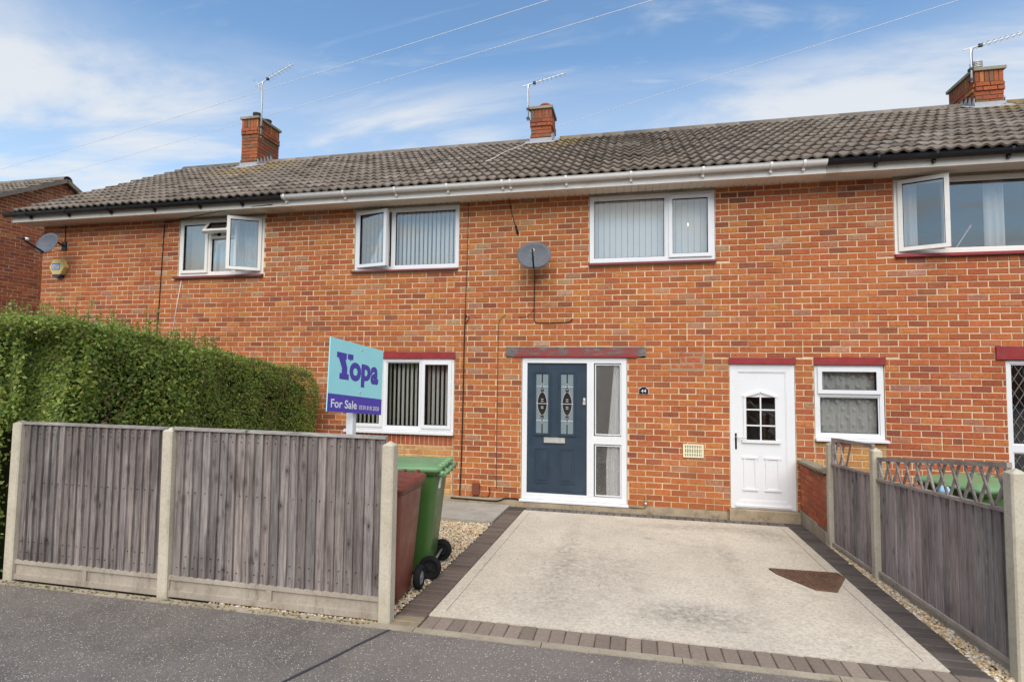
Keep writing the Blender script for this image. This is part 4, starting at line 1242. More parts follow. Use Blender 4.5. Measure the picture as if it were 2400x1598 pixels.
for a, b in ((.97, 1.99), (.10, .825)):
    g = MB(); frame_rect(g, -3.47, -3.10, a, b, .014, yf+.012, yf+.05); build(g, 'glazing_bead', 'upvc', fd)
    pane(fd, -3.465, -3.105, a+.005, b-.005, yf+.03, None, 'glass_frosted')
mb = MB(); n = 0
mb.v = [(-4.57, -.05, -.03), (-2.995, -.05, -.03), (-2.995, .05, -.03), (-4.57, .05, -.03), (-4.57, -.05, .0), (-2.995, -.05, .0), (-2.995, .05, .011), (-4.57, .05, .011)]
for q in ((0,3,2,1),(4,5,6,7),(0,1,5,4),(1,2,6,5),(2,3,7,6),(3,0,4,7)): mb.f.append(q); mb.c.append(None)
build(mb, 'sill', 'upvc', fd)

# ---- white side door
mb = MB(); yf = .014
frame_rect(mb, -1.625, -.80, .05, 2.005, .055, yf, yf+.07)
wd = build(mb, 'side_door', 'upvc', B_)
wd['label'] = 'white panelled door with arched six pane window'
mb = MB(); DYW = .028
# leaf built round the glazed opening
gx0, gx1, gz0, gz1, gzp = -1.415, -1.045, .975, 1.555, 1.62
for r_ in subtract((-1.570, -.855, .105, 1.95), [(gx0, gx1, gz0, gz1)]): mb.box(r_[0], r_[1], DYW, DYW+.04, r_[2], r_[3])
frame_rect(mb, -1.570, -.855, .105, 1.95, .05, DYW-.012, DYW)
frame_rect(mb, -1.520, -.905, .155, 1.90, .014, DYW-.006, DYW)
for a, b in ((-1.455, -1.29), (-1.175, -1.0)):
    frame_rect(mb, a, b, .30, .74, .022, DYW-.010, DYW); mb.box(a-.018, b+.018, DYW-.014, DYW, .72, .745); mb.box(a-.018, b+.018, DYW-.014, DYW, .29, .31)
leafw = build(mb, 'leaf', 'upvc', wd)
mb = MB(); yb = DYW-.014
xm = (gx0+gx1)/2
mb.box(gx0-.035, gx0, yb, DYW+.02, gz0, gz1); mb.box(gx1, gx1+.035, yb, DYW+.02, gz0, gz1)
mb.box(gx0-.06, gx1+.06, yb-.01, DYW+.02, gz0-.04, gz0)
for s, xe in ((-1, gx0), (1, gx1)):
    mb.bar((xe+s*.035, (yb+DYW+.02)/2, gz1+.005), (xm, (yb+DYW+.02)/2, gzp+.012), .048, .03, upv=(0, 0, 1))
mb.box(xm-.009, xm+.009, DYW-.008, DYW+.012, gz0, gzp)
for zz in (gz0+.195, gz0+.41): mb.box(gx0, gx1, DYW-.007, DYW+.011, zz-.009, zz+.009)
build(mb, 'glazing_bars', 'upvc', wd)
mb = MB(); I = Matrix(((1,0,0,0),(0,0,-1,DYW+.010),(0,1,0,0),(0,0,0,1)))
mb.prism([(gx0, gz0), (gx1, gz0), (gx1, gz1), (xm, gzp+.01), (gx0, gz1)], I, 0, .004)
build(mb, 'pane', 'glass_dark', wd)
mb = MB(); mb.box(-1.565, -1.54, DYW-.012, DYW, .84, 1.06); mb.tube([(-1.553, DYW-.012, 1.01), (-1.553, DYW-.05, 1.01), (-1.54, DYW-.055, 1.01), (-1.43, DYW-.055, 1.01)], .008)
build(mb, 'handle', 'steel', wd)
mb = MB(); mb.box(-1.565, -.86, DYW-.035, DYW, .075, .10); build(mb, 'weatherbar', 'upvc', wd)
# dark void behind the white door glass
# ---- blinds
def blind(x0, x1, zt, zb, y, pitch, ang, label, w=.082):
    r_ = root('vertical_blind', ((x0+x1)/2, y, zb), label, 'blind', 'vertical blinds behind the windows')
    m = MB(); m.box(x0, x1, y-.02, y+.02, zt, zt+.03); build(m, 'headrail', 'blind', r_)
    s = MB(); K = 3
    for k in range(K+1):
        u = -w/2 + w*k/K; c = .006*(1-(2*k/K-1)**2)
        s.v += [(u, c, 0), (u, c, zt-zb)]
    for k in range(K): s.f.append((2*k, 2*k+2, 2*k+3, 2*k+1)); s.c.append(None)
    me = s.mesh('slat', 'blind', True)
    x = x0+pitch/2
    while x < x1:
        link('slat', me, r_, T(x, y, zb+rnd.uniform(-.004, .004)) @ Matrix.Rotation(R(ang+rnd.gauss(0, 2.5)), 4, 'Z')); x += pitch
blind(-7.30, -5.60, 4.44, 3.50, .19, .072, -33, 'pale vertical blind in the upstairs window left of the dish')
blind(-3.52, -1.83, 4.44, 3.50, .19, .086, -10, 'pale vertical blind in the upstairs window right of the satellite dish')
blind(-7.36, -5.64, 2.04, .98, .19, .073, -42, 'white vertical blind in the ground floor window behind the board')
# ---- curtains
def curtain(x0, x1, z0, z1, y, mat, label, amp=.02, wl_=.09, seed=1, group=None, gather=None, name='curtain'):
    rr = random.Random(seed); n = max(8, int((x1-x0)/.012)); K = 7
    mb = MB(); ph = rr.uniform(0, 6)
    for k in range(K+1):
        f = k/K; z = z0+(z1-z0)*f
        for i in range(n+1):
            u = i/n; x = x0+(x1-x0)*u
            if gather: x = x + gather(u, f)
            mb.v.append((x, y+amp*(math.sin(2*math.pi*(x0+(x1-x0)*u)/wl_+ph)+.4*math.sin(2*math.pi*u*(x1-x0)/(wl_*.43)+2*ph))*(1-.3*f), z))
    for k in range(K):
        for i in range(n):
            a = k*(n+1)+i; mb.f.append((a, a+1, a+n+2, a+n+1)); mb.c.append(None)
    o = build(mb, name, mat, None, True)
    return tag(o, label, 'curtain', group)
curtain(-10.62, -10.1, 3.52, 4.44, .2, 'curtain_white', 'white curtain in the upstairs window above the hedge, left pane', .02, .1, 3)
curtain(-10.05, -9.05, 3.52, 4.44, .24, 'net', 'sheer net in the upstairs window above the hedge, right half', .02, .12, 4)
curtain(.50, .80, 3.50, 4.44, .2, 'curtain_white', 'white curtain by the open sash of the upstairs right window', .02, .1, 5)
curtain(1.58, 1.80, 3.50, 4.46, .2, 'curtain_white', 'white curtain hanging mid pane in the upstairs right window', .025, .085, 6)
curtain(-3.31, -3.09, .05, 2.02, .105, 'curtain_white', 'white curtain behind the frosted glass beside the blue door', .018, .08, 7, gather=lambda u, f: (1-u)*(f-.3)*.16 if f > .3 else 0)
nc = curtain(-.53, .255, 1.05, 1.98, .125, 'net', 'sheer net with swirl motifs in the small ground floor window', .02, .16, 8)
mb = MB(); rr = random.Random(5)
for r_ in range(9):
    for c_ in range(7):
        x = -.50+c_*.125+(.06 if r_ % 2 else 0)+rr.uniform(-.015, .015); z = 1.10+r_*.105+rr.uniform(-.01, .01)
        if x > .24: continue
        pts = []
        for k in range(13):
            a = k/12*2*math.pi*1.35+rr.uniform(0, .2); q_ = .006+.016*k/12
            pts.append((x+q_*math.cos(a), .096, z+q_*math.sin(a)))
        mb.tube(pts, .006, 4)
build(mb, 'swirl_motifs', 'motif', nc)['kind'] = 'stuff'
# things on the right house's upstairs sill
o = root('reacher_tool', (1.22, .2, 3.5), 'thin white stick with pink end leaning inside the upstairs right window', 'stick')
mb = MB(); mb.bar((1.20, .17, 3.50), (1.38, .17, 3.80), .010, .010); mb.bar((1.20, .17, 3.50), (1.06, .17, 3.62), .010, .010); build(mb, 'rod', 'pool_item', o)
mb = MB(); mb.bar((1.365, .17, 3.775), (1.41, .17, 3.85), .018, .018); build(mb, 'grip', 'red_plastic', o)
# ceiling lamp behind the upstairs window over the drive
lp = root('ceiling_lamp', (-2.06, .95, 4.2), 'lit crystal ceiling lamp seen through the upstairs window over the drive', 'lamp')
mb = MB(); mb.lathe([(.02, .0), (.10, .01), (.14, .05), (.15, .06), (.13, .07), (.03, .09), (.012, .12), (.012, .24)], T(-2.06, .95, 4.24)); build(mb, 'shade', 'lamp_shade', lp, True)
mb = MB()
for a in (0, 2.1, 4.2): mb.lathe([(.0, -.02), (.014, -.014), (.02, 0), (.014, .014), (0, .02)], T(-2.06+.05*math.cos(a), .95+.05*math.sin(a), 4.22), 8)
build(mb, 'bulb', 'bulb', lp)

# ================================================================== FENCES
def post_mesh(h, w=.095, d=.10, top='hip'):
    mb = MB(); x, y, b = w/2, d/2, .010
    ring = [(-x+b, -y), (x-b, -y), (x, -y+b), (x, y-b), (x-b, y), (-x+b, y), (-x, y-b), (-x, -y+b)]
    n = 8
    for z in (-.3, h): mb.v += [(a, c, z) for a, c in ring]
    for i in range(n): mb.f.append((i, (i+1) % n, n+(i+1) % n, n+i)); mb.c.append(None)
    mb.v += [(0, 0, h+.03 if top == 'hip' else h+.008)]
    for i in range(n): mb.f.append((n+i, n+(i+1) % n, 2*n)); mb.c.append(None)
    return mb.mesh('post', 'concrete_post')
FY = -4.225
fence = root('fence', (-6.5, FY, G(FY)), 'grey featherboard fence between concrete posts in front of the hedge', 'fence', 'garden fences')
zf = G(FY)
for x, zt, lean in ((-8.235, 1.375, .012), (-6.645, 1.36, -.006), (-4.715, 1.315, .004)):
    link('post', post_mesh(zt-zf), fence, T(x, FY, zf) @ Matrix.Rotation(lean, 4, 'Y'))
def featherboard(h, w=.105):
    """tapered board: thick left edge proud, thin right edge"""
    mb = MB()
    v = [(0, -.001, 0), (w, -.024, 0), (w, .004, 0), (0, .004, 0)]
    mb.v = [(x, y, 0) for x, y, _ in v] + [(x, y, h) for x, y, _ in v]
    mb.f = [(0, 1, 5, 4), (1, 2, 6, 5), (2, 3, 7, 6), (3, 0, 4, 7), (4, 5, 6, 7), (3, 2, 1, 0)]; mb.c = [None]*6
    return mb
bdm = {}
def boards(parent, P0, P1, zt0, zt1, zb0, zb1, pitch, mat, thick=1.0):
    """boards from P0 to P1 (plan points); front normal to the left-hand (-Y for P0->P1 along +X)"""
    d = Vector((P1[0]-P0[0], P1[1]-P0[1], 0)); L = d.length; d.normalize()
    ang = math.atan2(d.y, d.x)
    n = int(round(L/pitch)); p = L/n
    for i in range(n):
        f = (i+.5)/n
        zb = zb0+(zb1-zb0)*f + rnd.uniform(-.004, .004); zt = zt0+(zt1-zt0)*f
        key = (mat, round(p, 4))
        if key not in bdm:
            m = featherboard(1.0, p*1.22); bdm[key] = m.mesh('board', mat)
        k = rnd.uniform(.74, 1.18); t_ = rnd.uniform(-.03, .05)
        x, y = P0[0]+d.x*p*i, P0[1]+d.y*p*i
        link('board', bdm[key], parent, T(x, y, zb) @ Matrix.Rotation(ang, 4, 'Z') @ Matrix.Rotation(rnd.gauss(0, .0035), 4, 'Y') @ T(0, rnd.uniform(-.003, .003), 0) @ Matrix.Diagonal((1, thick, zt-zb, 1)), (k*(1+t_), k, k*(1-t_*.6)))
def gravel_board(parent, P0, P1, zb0, zb1, h, panels=2, t_=.05):
    d = Vector((P1[0]-P0[0], P1[1]-P0[1], 0)); L = d.length; d.normalize(); nrm = Vector((d.y, -d.x, 0))
    mb = MB()
    def P(u, w, z): return Vector((P0[0], P0[1], 0)) + d*u + nrm*w + Vector((0, 0, zb0+(zb1-zb0)*u/L+z))
    def bx(u0, u1, w0, w1, za, zb):
        n = len(mb.v); mb.v += [tuple(P(u, w, z)) for z in (za, zb) for u, w in ((u0, w0), (u1, w0), (u1, w1), (u0, w1))]
        for q in ((0,1,2,3),(4,7,6,5),(0,4,5,1),(1,5,6,2),(2,6,7,3),(3,7,4,0)): mb.f.append(tuple(n+i for i in q)); mb.c.append(None)
    bx(0, L, -t_/2, t_/2-.014, 0, h)
    bx(0, L, t_/2-.014, t_/2, h-.032, h); bx(0, L, t_/2-.014, t_/2, 0, .045)
    for k in range(panels+1):
        u = L*k/panels; bx(max(0, u-.022), min(L, u+.022), t_/2-.014, t_/2-.001, .045, h-.032)
    return build(mb, 'gravel_board', 'concrete_board', parent)
PANELS = [(-8.185, -6.695, 1.372, 1.368, 20), (-6.595, -4.765, 1.372, 1.36, 23)]
for x0, x1, za_, zb_, n in PANELS:
    boards(fence, (x0, FY), (x1, FY), za_, zb_, zf+.165, zf+.165, (x1-x0)/n, 'fence_wood')
    gravel_board(fence, (x0-.02, FY), (x1+.02, FY), zf+.005, zf+.005, .165)
    mb = MB(); mb.bar((x0-.02, FY-.006, za_+.010), (x1+.03, FY-.006, zb_+.010), .05, .022); build(mb, 'cap_rail', 'cap_wood', fence)
    mb = MB()
    for zz in (zf+.35, zf+.85, zf+1.28): mb.bar((x0, FY+.025, zz), (x1, FY+.025, zz), .035, .05)
    build(mb, 'arris_rail', 'fence_wood', fence)

mb = MB()
for x0, x1, za_, zb_, n in PANELS:
    p = (x1-x0)/n
    for i in range(n):
        for zz in (zf+.24, zf+.33, zf+.84, zf+1.26, zf+1.30):
            if rnd.random() < .8:
                xx_ = x0+p*(i+rnd.uniform(.55, .85)); mb.box(xx_-.0025, xx_+.0025, FY-.024, FY-.010, zz-.0025, zz+.0025)
build(mb, 'nails', 'cable', fence)['kind'] = 'stuff'
# right-hand fence, running back from the footway to the low wall
fr = root('fence', (-.65, -2.6, G(-2.6)), 'grey board fence with diamond trellis top along the right of the drive', 'fence', 'garden fences')
RP = [(-.715, -1.09), (-.672, -2.19), (-.600, -4.06)]
for (x, y), zt, w in zip(RP, (1.075, 1.155, 1.275), (.085, .085, .10)):
    link('post', post_mesh(zt-G(y), .10, w), fr, T(x, y, G(y)) @ Matrix.Rotation(R(88), 4, 'Z'))
SEG = [((-.672, -2.14), (-.713, -1.14), .905, .85, 1.195, 1.14, 10), ((-.602, -4.005), (-.670, -2.245), 1.015, .88, 1.315, 1.085, 18)]
for a, b, t0, t1, tt0, tt1, n in SEG:
    # boards listed from far to near so the thick edge faces the camera side; front faces the drive (-X)
    L = math.hypot(b[0]-a[0], b[1]-a[1])
    boards(fr, b, a, t1, t0, G(b[1])+.02 + (.0 if a[1] > -3 else .03), G(a[1])+.02+(0.05 if a[1] < -3 else 0), L/n, 'fence_wood_warm', .45)
    gravel_board(fr, b, a, G(b[1])-.06, G(a[1])-.06, .11 if a[1] > -3 else .14, 1)
    d = Vector((b[0]-a[0], b[1]-a[1], 0))/L
    m = MB(); m.bar((b[0]-.004, b[1], t1+.012), (a[0]-.004, a[1], t0+.012), .045, .024); build(m, 'cap_rail', 'trellis_wood', fr)
    m = MB(); m.bar((b[0], b[1], tt1), (a[0], a[1], tt0), .03, .034)
    build(m, 'trellis_rail', 'trellis_wood', fr)
    for q in (a, b):
        zz0, zz1 = (t0, tt0) if q is a else (t1, tt1)
        s = 1 if q is a else -1
        m = MB(); m.bar((q[0]+s*d.x*.02, q[1]+s*d.y*.02, zz0), (q[0]+s*d.x*.02, q[1]+s*d.y*.02, zz1), .03, .03); build(m, 'trellis_stile', 'trellis_wood', fr)
    # diagonal laths, two layers
    def top(u): return tt0+(tt1-tt0)*u/L
    def bot(u): return t0+(t1-t0)*u/L+.022
    for s, off in ((1, -.009), (-1, .009)):
        u = -.35
        while u < L+.35:
            hgt = .30; pts = []
            K = 30
            ins = [k for k in range(K+1) if .015 < u+s*.50*hgt*k/K < L-.015 and bot(u+s*.50*hgt*k/K) <= (bot(max(0, min(L, u)))+hgt*k/K) <= top(u+s*.50*hgt*k/K)]
            if len(ins) > 4 and (a[1] < -3 or u > L-.42):
                k0, k1 = ins[0], ins[-1]
                P_ = lambda k: (a[0]+d.x*(u+s*.50*hgt*k/K)+off, a[1]+d.y*(u+s*.50*hgt*k/K), bot(max(0, min(L, u)))+hgt*k/K)
                kk = rnd.uniform(.8, 1.25)
                m = MB(); m.bar(P_(k0), P_(k1), .020, .012, upv=(1, 0, 0)); build(m, 'lath', 'trellis_wood', fr, color=(kk, kk, kk))
            u += .168
# low brick wall between the white door and the fence
lw_ = root('garden_wall', (-.72, -.55, G(-.5)), 'low brick wall with concrete coping between the white door and the fence', 'wall')
WX = -.765
m = MB(); m.box(WX+.008, WX+.10, -1.05, -.03, G(-.5)-.3, .70); wl_m = build(m, 'wall_core', 'mortar_grey', lw_)
Mw = T(WX, 0, 0) @ Matrix.Rotation(R(-90), 4, 'Z')
redpal = [((.44, .105, .045), 6), ((.36, .085, .04), 4), ((.27, .08, .05), 2), ((.48, .13, .05), 3)]
for (x, z, w, h_) in brick_rects(.03, 1.05, .085, .70, [], .0765, .225, 0):
    link('brick', STD_OLD, wl_m, Mw @ T(x, rnd.uniform(-.003, .003), z) @ Matrix.Diagonal((w/(BP-JT), 1, h_/(CP-JT), 1)), brick_col(pal=redpal))
m = MB()
for a, b, c_ in ((-.40, -.03, .045), (-.72, -.405, .05), (-1.05, -.725, .03)): m.box(WX-.012, WX+.1, a, b, G(-.5)-.2, c_+.035)
build(m, 'footing', 'concrete_edge', wl_m)
m = MB()
n0 = len(m.v); x0_, x1_ = WX-.03, WX+.13
for y, zz in ((-.035, .705), (-1.055, .735)):
    m.v += [(x0_, y, zz), (x1_, y, zz), (x1_, y, zz+.03), (WX+.05, y, zz+.055), (x0_, y, zz+.03)]
for i in range(5): m.f.append((i, 5+i, 5+(i+1) % 5, (i+1) % 5)); m.c.append(None)
m.f += [(0, 1, 2, 3, 4), (9, 8, 7, 6, 5)]; m.c += [None, None]
build(m, 'coping', 'coping', lw_)

# ================================================================== HEDGE
hx = -7.73
hedge = root('hedge', (-8.4, -2.3, G(-2.3)), 'tall clipped green privet hedge behind the featherboard fence', 'hedge')
def hz(y):   # top of the arm that runs back to the house
    return float(np.interp(y, [-4.6, -4.0, -3.3, -2.2, -1.2, -.3], [2.27, 2.28, 2.22, 2.13, 1.95, 1.80]))
n_leaf = 0
LV, LF, LC = [], [], []
def add_leaves(P, N, size, cols, flat=.5):
    """P,N (n,3): leaf = folded rhomb of 4 triangles, stem at P"""
    global n_leaf
    n = len(P)
    N = N + nrs.normal(0, .55, (n, 3)); N /= np.linalg.norm(N, axis=1, keepdims=True)
    A = nrs.normal(0, 1, (n, 3)); A -= (A*N).sum(1, keepdims=True)*N; A /= np.linalg.norm(A, axis=1, keepdims=True)
    A = A - np.array([0, 0, .35]); A /= np.linalg.norm(A, axis=1, keepdims=True)
    B = np.cross(N, A); B /= np.linalg.norm(B, axis=1, keepdims=True); N = np.cross(A, B)
    L = size[:, None]; w = L*.27
    tip = P + A*L; mid = P + A*L*.48; lf = mid + B*w + N*w*.35; rt = mid - B*w + N*w*.35
    V = np.stack([P, lf, tip, rt, mid], 1).reshape(-1, 3)
    f = np.array([(0, 4, 1), (1, 4, 2), (2, 4, 3), (3, 4, 0)])
    F = (f[None] + (np.arange(n)*5)[:, None, None] + n_leaf).reshape(-1, 3)
    n_leaf += n*5
    LV.append(V); LF.append(F); LC.append(np.repeat(cols, 4, 0))
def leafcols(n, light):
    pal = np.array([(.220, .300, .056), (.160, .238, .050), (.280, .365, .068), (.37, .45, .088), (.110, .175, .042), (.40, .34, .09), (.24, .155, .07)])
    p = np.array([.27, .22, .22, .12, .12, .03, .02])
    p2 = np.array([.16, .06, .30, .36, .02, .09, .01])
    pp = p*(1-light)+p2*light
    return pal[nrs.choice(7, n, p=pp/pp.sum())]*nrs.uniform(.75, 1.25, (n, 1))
def bulge(a, b): # smooth pseudo noise
    return .055*np.sin(2.3*a+1.1*b+.5)+.04*np.sin(4.7*a-2.1*b)+.025*np.sin(9*a+7*b+1)
def hollow(a, b): # sparse woody holes
    return (np.sin(3.1*a+.4)*np.sin(4.3*b+1.9)+.6*np.sin(7.7*a-5.1*b+.8)) > 1.05
# face of the arm (+X)
def face_px(n):
    y = nrs.uniform(-4.10, -.32, n); z = nrs.uniform(.0, 1, n)
    H = np.array([hz(v) for v in y]); z = G(-2)+z*(H-G(-2))
    depth = nrs.exponential(.038, n)
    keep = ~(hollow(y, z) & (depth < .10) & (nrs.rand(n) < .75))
    y, z, depth, H = y[keep], z[keep], depth[keep], H[keep]
    rnd_top = np.clip((z-(H-.28))/.28, 0, 1)
    x = hx + bulge(y, z) - depth - .14*rnd_top**2
    end = np.clip((y+.62)/.30, 0, 1); x -= .07*end**2
    return np.stack([x, y, z], 1), np.tile((1.0, 0, .25), (len(x), 1)), rnd_top
P, N, rt_ = face_px(52000)
vis = P[:, 2] > .9
P, N, rt_ = P[vis], N[vis], rt_[vis]
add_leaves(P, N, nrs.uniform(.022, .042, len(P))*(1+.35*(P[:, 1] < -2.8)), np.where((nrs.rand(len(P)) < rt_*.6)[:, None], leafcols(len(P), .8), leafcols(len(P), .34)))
# top of the arm
n = 16000
y = nrs.uniform(-4.5, -.3, n); x = nrs.uniform(-8.9, hx-.02, n)
z = np.array([hz(v) for v in y]) + bulge(x*1.7, y)*.7 - nrs.exponential(.04, n)
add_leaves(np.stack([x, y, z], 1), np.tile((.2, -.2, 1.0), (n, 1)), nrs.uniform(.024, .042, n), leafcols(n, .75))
# far end of the arm (+Y is against the house; the end seen faces +X/-Y) and the front arm along the footway
n = 30000
x = nrs.uniform(-11.5, -7.95, n); z = nrs.uniform(G(-4), 2.28, n); dpt = nrs.exponential(.05, n)
yy = -4.42 + bulge(x*1.3, z) + dpt + .15*np.clip((z-2.0)/.28, 0, 1)**2
kp = (x < -8.31) | (z > 1.44)
yy = np.where(x > -8.28, np.maximum(yy, -4.30), yy)
yy = np.where((x > -8.15), -4.12 + dpt + bulge(x, z)*.5, yy)
add_leaves(np.stack([x, yy, z], 1)[kp], np.tile((.3, -1.0, .25), (n, 1))[kp], nrs.uniform(.026, .05, n)[kp], leafcols(n, .38)[kp])
n = 16000
x = nrs.uniform(-11.5, -8.0, n); y = nrs.uniform(-4.45, -3.4, n); z = 2.29 + bulge(x, y*1.4)*.8 - nrs.exponential(.04, n)
add_leaves(np.stack([x, y, z], 1), np.tile((.2, -.3, 1.0), (n, 1)), nrs.uniform(.026, .045, n), leafcols(n, .75))
n = 14000     # corner above the fence post
x = nrs.uniform(-8.75, -7.86, n); z = nrs.uniform(1.30, 2.29, n); dpt = nrs.exponential(.05, n)
yy = -4.14 + dpt + bulge(x*1.5, z)*.8 + .12*np.clip((z-2.0)/.28, 0, 1)**2
add_leaves(np.stack([x, yy, z], 1), np.tile((.5, -1.0, .25), (n, 1)), nrs.uniform(.026, .046, n), leafcols(n, .38))
# young shoots sticking up along the top
SP = []
for k in range(320):
    if k < 190: y = rnd.uniform(-4.4, -2.2); x = rnd.uniform(-8.7, hx-.05); zb = hz(y)
    else: x = rnd.uniform(-11.4, -8.1); y = rnd.uniform(-4.4, -3.6); zb = 2.27
    L = rnd.choice((.08, .11, .15, .20)) * (1.5 if rnd.random() < .10 else 1)
    dx, dy = rnd.uniform(-.25, .25), rnd.uniform(-.25, .25)
    SP.append((x, y, zb, dx, dy, L))
    m = int(L/.011)
    tt = nrs.uniform(.05, 1, m)
    P = np.stack([x+dx*L*tt, y+dy*L*tt, zb-.02+L*tt], 1); an = nrs.uniform(0, 6.28, m)
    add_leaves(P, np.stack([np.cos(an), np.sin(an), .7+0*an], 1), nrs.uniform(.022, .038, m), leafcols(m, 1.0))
fo = link('foliage', np_mesh('foliage', np.concatenate(LV), np.concatenate(LF), np.concatenate(LC), 'leaf'), hedge)
mb = MB()
for (x, y, zb, dx, dy, L) in SP: mb.tube([(x, y, zb-.15), (x+dx*L, y+dy*L, zb-.02+L)], .002, 4, False)
for k in range(420):
    y = rnd.uniform(-4.0, -.4); z = rnd.uniform(.95, 2.1)
    z = min(z, hz(y)-.1); x = hx - rnd.uniform(-.01, .12)
    if k > 280: x, y = rnd.uniform(-11, -8.7), -4.38+rnd.uniform(0, .1); z = rnd.uniform(.2, 2.1)
    a = rnd.uniform(0, 6.28); L = rnd.uniform(.08, .28)
    if k <= 280: d_ = Vector((rnd.uniform(-.2, .25), math.cos(a), abs(math.sin(a))))
    else: d_ = Vector((math.cos(a), rnd.uniform(-.25, .2), abs(math.sin(a))))
    p0 = Vector((x, y, z)); mb.tube([p0, p0+d_*L*.5+Vector((.01, .0, -.01)), p0+d_*L], .003, 4, False)
build(mb, 'twigs', 'twig', hedge)['kind'] = 'stuff'
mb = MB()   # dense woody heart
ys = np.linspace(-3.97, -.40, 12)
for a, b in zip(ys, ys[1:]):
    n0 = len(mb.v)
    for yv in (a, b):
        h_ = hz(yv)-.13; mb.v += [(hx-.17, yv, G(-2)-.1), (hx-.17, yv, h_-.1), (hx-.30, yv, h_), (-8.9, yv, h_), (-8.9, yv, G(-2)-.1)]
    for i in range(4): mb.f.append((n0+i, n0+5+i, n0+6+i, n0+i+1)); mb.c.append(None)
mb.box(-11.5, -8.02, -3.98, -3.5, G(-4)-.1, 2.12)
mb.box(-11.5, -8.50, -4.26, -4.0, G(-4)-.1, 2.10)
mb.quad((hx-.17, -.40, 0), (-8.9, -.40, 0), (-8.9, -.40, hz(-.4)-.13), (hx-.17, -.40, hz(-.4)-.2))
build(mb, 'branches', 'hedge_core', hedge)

# ================================================================== WHEELIE BINS
def wheelie(loc, rot, body, lid, label, S=1.0, sticker=False):
    """front towards local -Y, wheels and handle at +Y; origin on the ground"""
    r_ = root('wheelie_bin', loc, label, 'wheelie bin', 'wheelie bins')
    M = T(*loc) @ Matrix.Rotation(rot, 4, 'Z') @ Matrix.Scale(S, 4)
    def rr(x0, x1, y0, y1, rad, n=5):
        out = []
        for cx, cy, a0 in ((x1-rad, y0+rad, -90), (x1-rad, y1-rad, 0), (x0+rad, y1-rad, 90), (x0+rad, y0+rad, 180)):
            for k in range(n+1):
                a = R(a0+90*k/n); out.append((cx+rad*math.cos(a), cy+rad*math.sin(a)))
        return out
    def loft(mb, secs, close_bot=True, close_top=True):
        n = len(secs[0][1]); base = len(mb.v)
        for z, pts in secs: mb.v += [tuple(M @ Vector((x, y, z if not callable(z) else z(x, y)))) for x, y in pts]
        for s in range(len(secs)-1):
            for i in range(n): mb.f.append((base+s*n+i, base+s*n+(i+1) % n, base+(s+1)*n+(i+1) % n, base+(s+1)*n+i)); mb.c.append(None)
        if close_bot: mb.f.append(tuple(base+i for i in range(n))[::-1]); mb.c.append(None)
        if close_top: mb.f.append(tuple(base+(len(secs)-1)*n+i for i in range(n))); mb.c.append(None)
    m = MB()
    loft(m, [(.035, rr(-.205, .205, -.20, .19, .05)), (.06, rr(-.212, .212, -.215, .20, .055)), (.30, rr(-.228, .228, -.245, .225, .06)), (.90, rr(-.268, .268, -.315, .285, .065)), (.945, rr(-.272, .272, -.32, .29, .065)), (.947, rr(-.288, .288, -.338, .305, .07)), (.985, rr(-.288, .288, -.338, .305, .07))])
    b_ = build(m, 'body', body, r_, True)
    b_.data.polygons.foreach_set('use_smooth', [len(p.vertices) == 4 for p in b_.data.polygons])
    m = MB()
    loft(m, [(.972, rr(-.30, .30, -.362, .325, .075)), (1.005, rr(-.302, .302, -.365, .327, .075)), (1.02, rr(-.29, .29, -.35, .318, .07)), (1.024, rr(-.265, .265, -.325, .28, .06)), (1.036, rr(-.235, .235, -.29, .20, .05)), (1.040, rr(-.20, .20, -.25, .16, .05))])
    for x0 in (-.20, -.065, .07, .20): m.obox(M @ T(x0, .30, 1.02), .012, .05, .018)      # hinge ribs
    m.obox(M @ T(0, -.37, 1.0), .12, .02, .012)
    l_ = build(m, 'lid', lid, r_, True)
    m = MB(); m.tube([M @ Vector((-.25, .34, .955)), M @ Vector((-.25, .375, .975)), M @ Vector((.25, .375, .975)), M @ Vector((.25, .34, .955))], .015*S, 8)
    for x0 in (-.25, -.09, .09, .25): m.obox(M @ T(x0, .325, .955), .010, .045, .028)
    build(m, 'handle', lid, r_, True)
    m = MB(); m.tube([M @ Vector((-.27, .232, .105)), M @ Vector((.27, .232, .105))], .012*S, 8); build(m, 'axle', 'steel', r_)
    for s in (-1, 1):
        Mw = M @ T(s*.262, .232, .105) @ Matrix.Rotation(R(90*s), 4, 'Y')
        m = MB(); m.lathe([(.066, -.028), (.093, -.028), (.102, -.021), (.105, -.008), (.105, .008), (.102, .021), (.093, .028), (.066, .028), (.064, .018)], Mw, 28)
        w_ = build(m, 'wheel', 'rubber', r_, True)
        m = MB(); m.lathe([(.066, .018), (.060, .020), (.055, .006), (.026, .008), (.024, .024), (.0, .026)], Mw, 24)
        for k in range(6):
            a = k*math.pi/3; m.bar(Mw @ Vector((.02*math.cos(a), .02*math.sin(a), .013)), Mw @ Vector((.059*math.cos(a), .059*math.sin(a), .013)), .012, .008)
        build(m, 'hub', 'came' if body == 'bin_brown' else 'black_plastic', w_, False)
    if sticker:
        m = MB(); m.obox(M @ T(.15, .290, .86) @ Matrix.Rotation(R(-6), 4, 'X'), .024, .006, .05); build(m, 'sticker', 'sticker', r_)
    return r_
wheelie((-4.955, -3.80, G(-3.80)-.004), R(3), 'bin_brown', 'lid_brown', 'brown wheelie bin half hidden by the fence end post', .95)
wheelie((-4.99, -3.06, G(-3.06)-.004), R(-82), 'bin_green', 'lid_green', 'green wheelie bin with pale green lid behind the brown bin', .985, True)
wheelie((-.02, -2.50, G(-2.5)-.03), R(-60), 'bin_green', 'lid_green', 'green wheelie bin seen through the trellis of the right fence', 1.0)

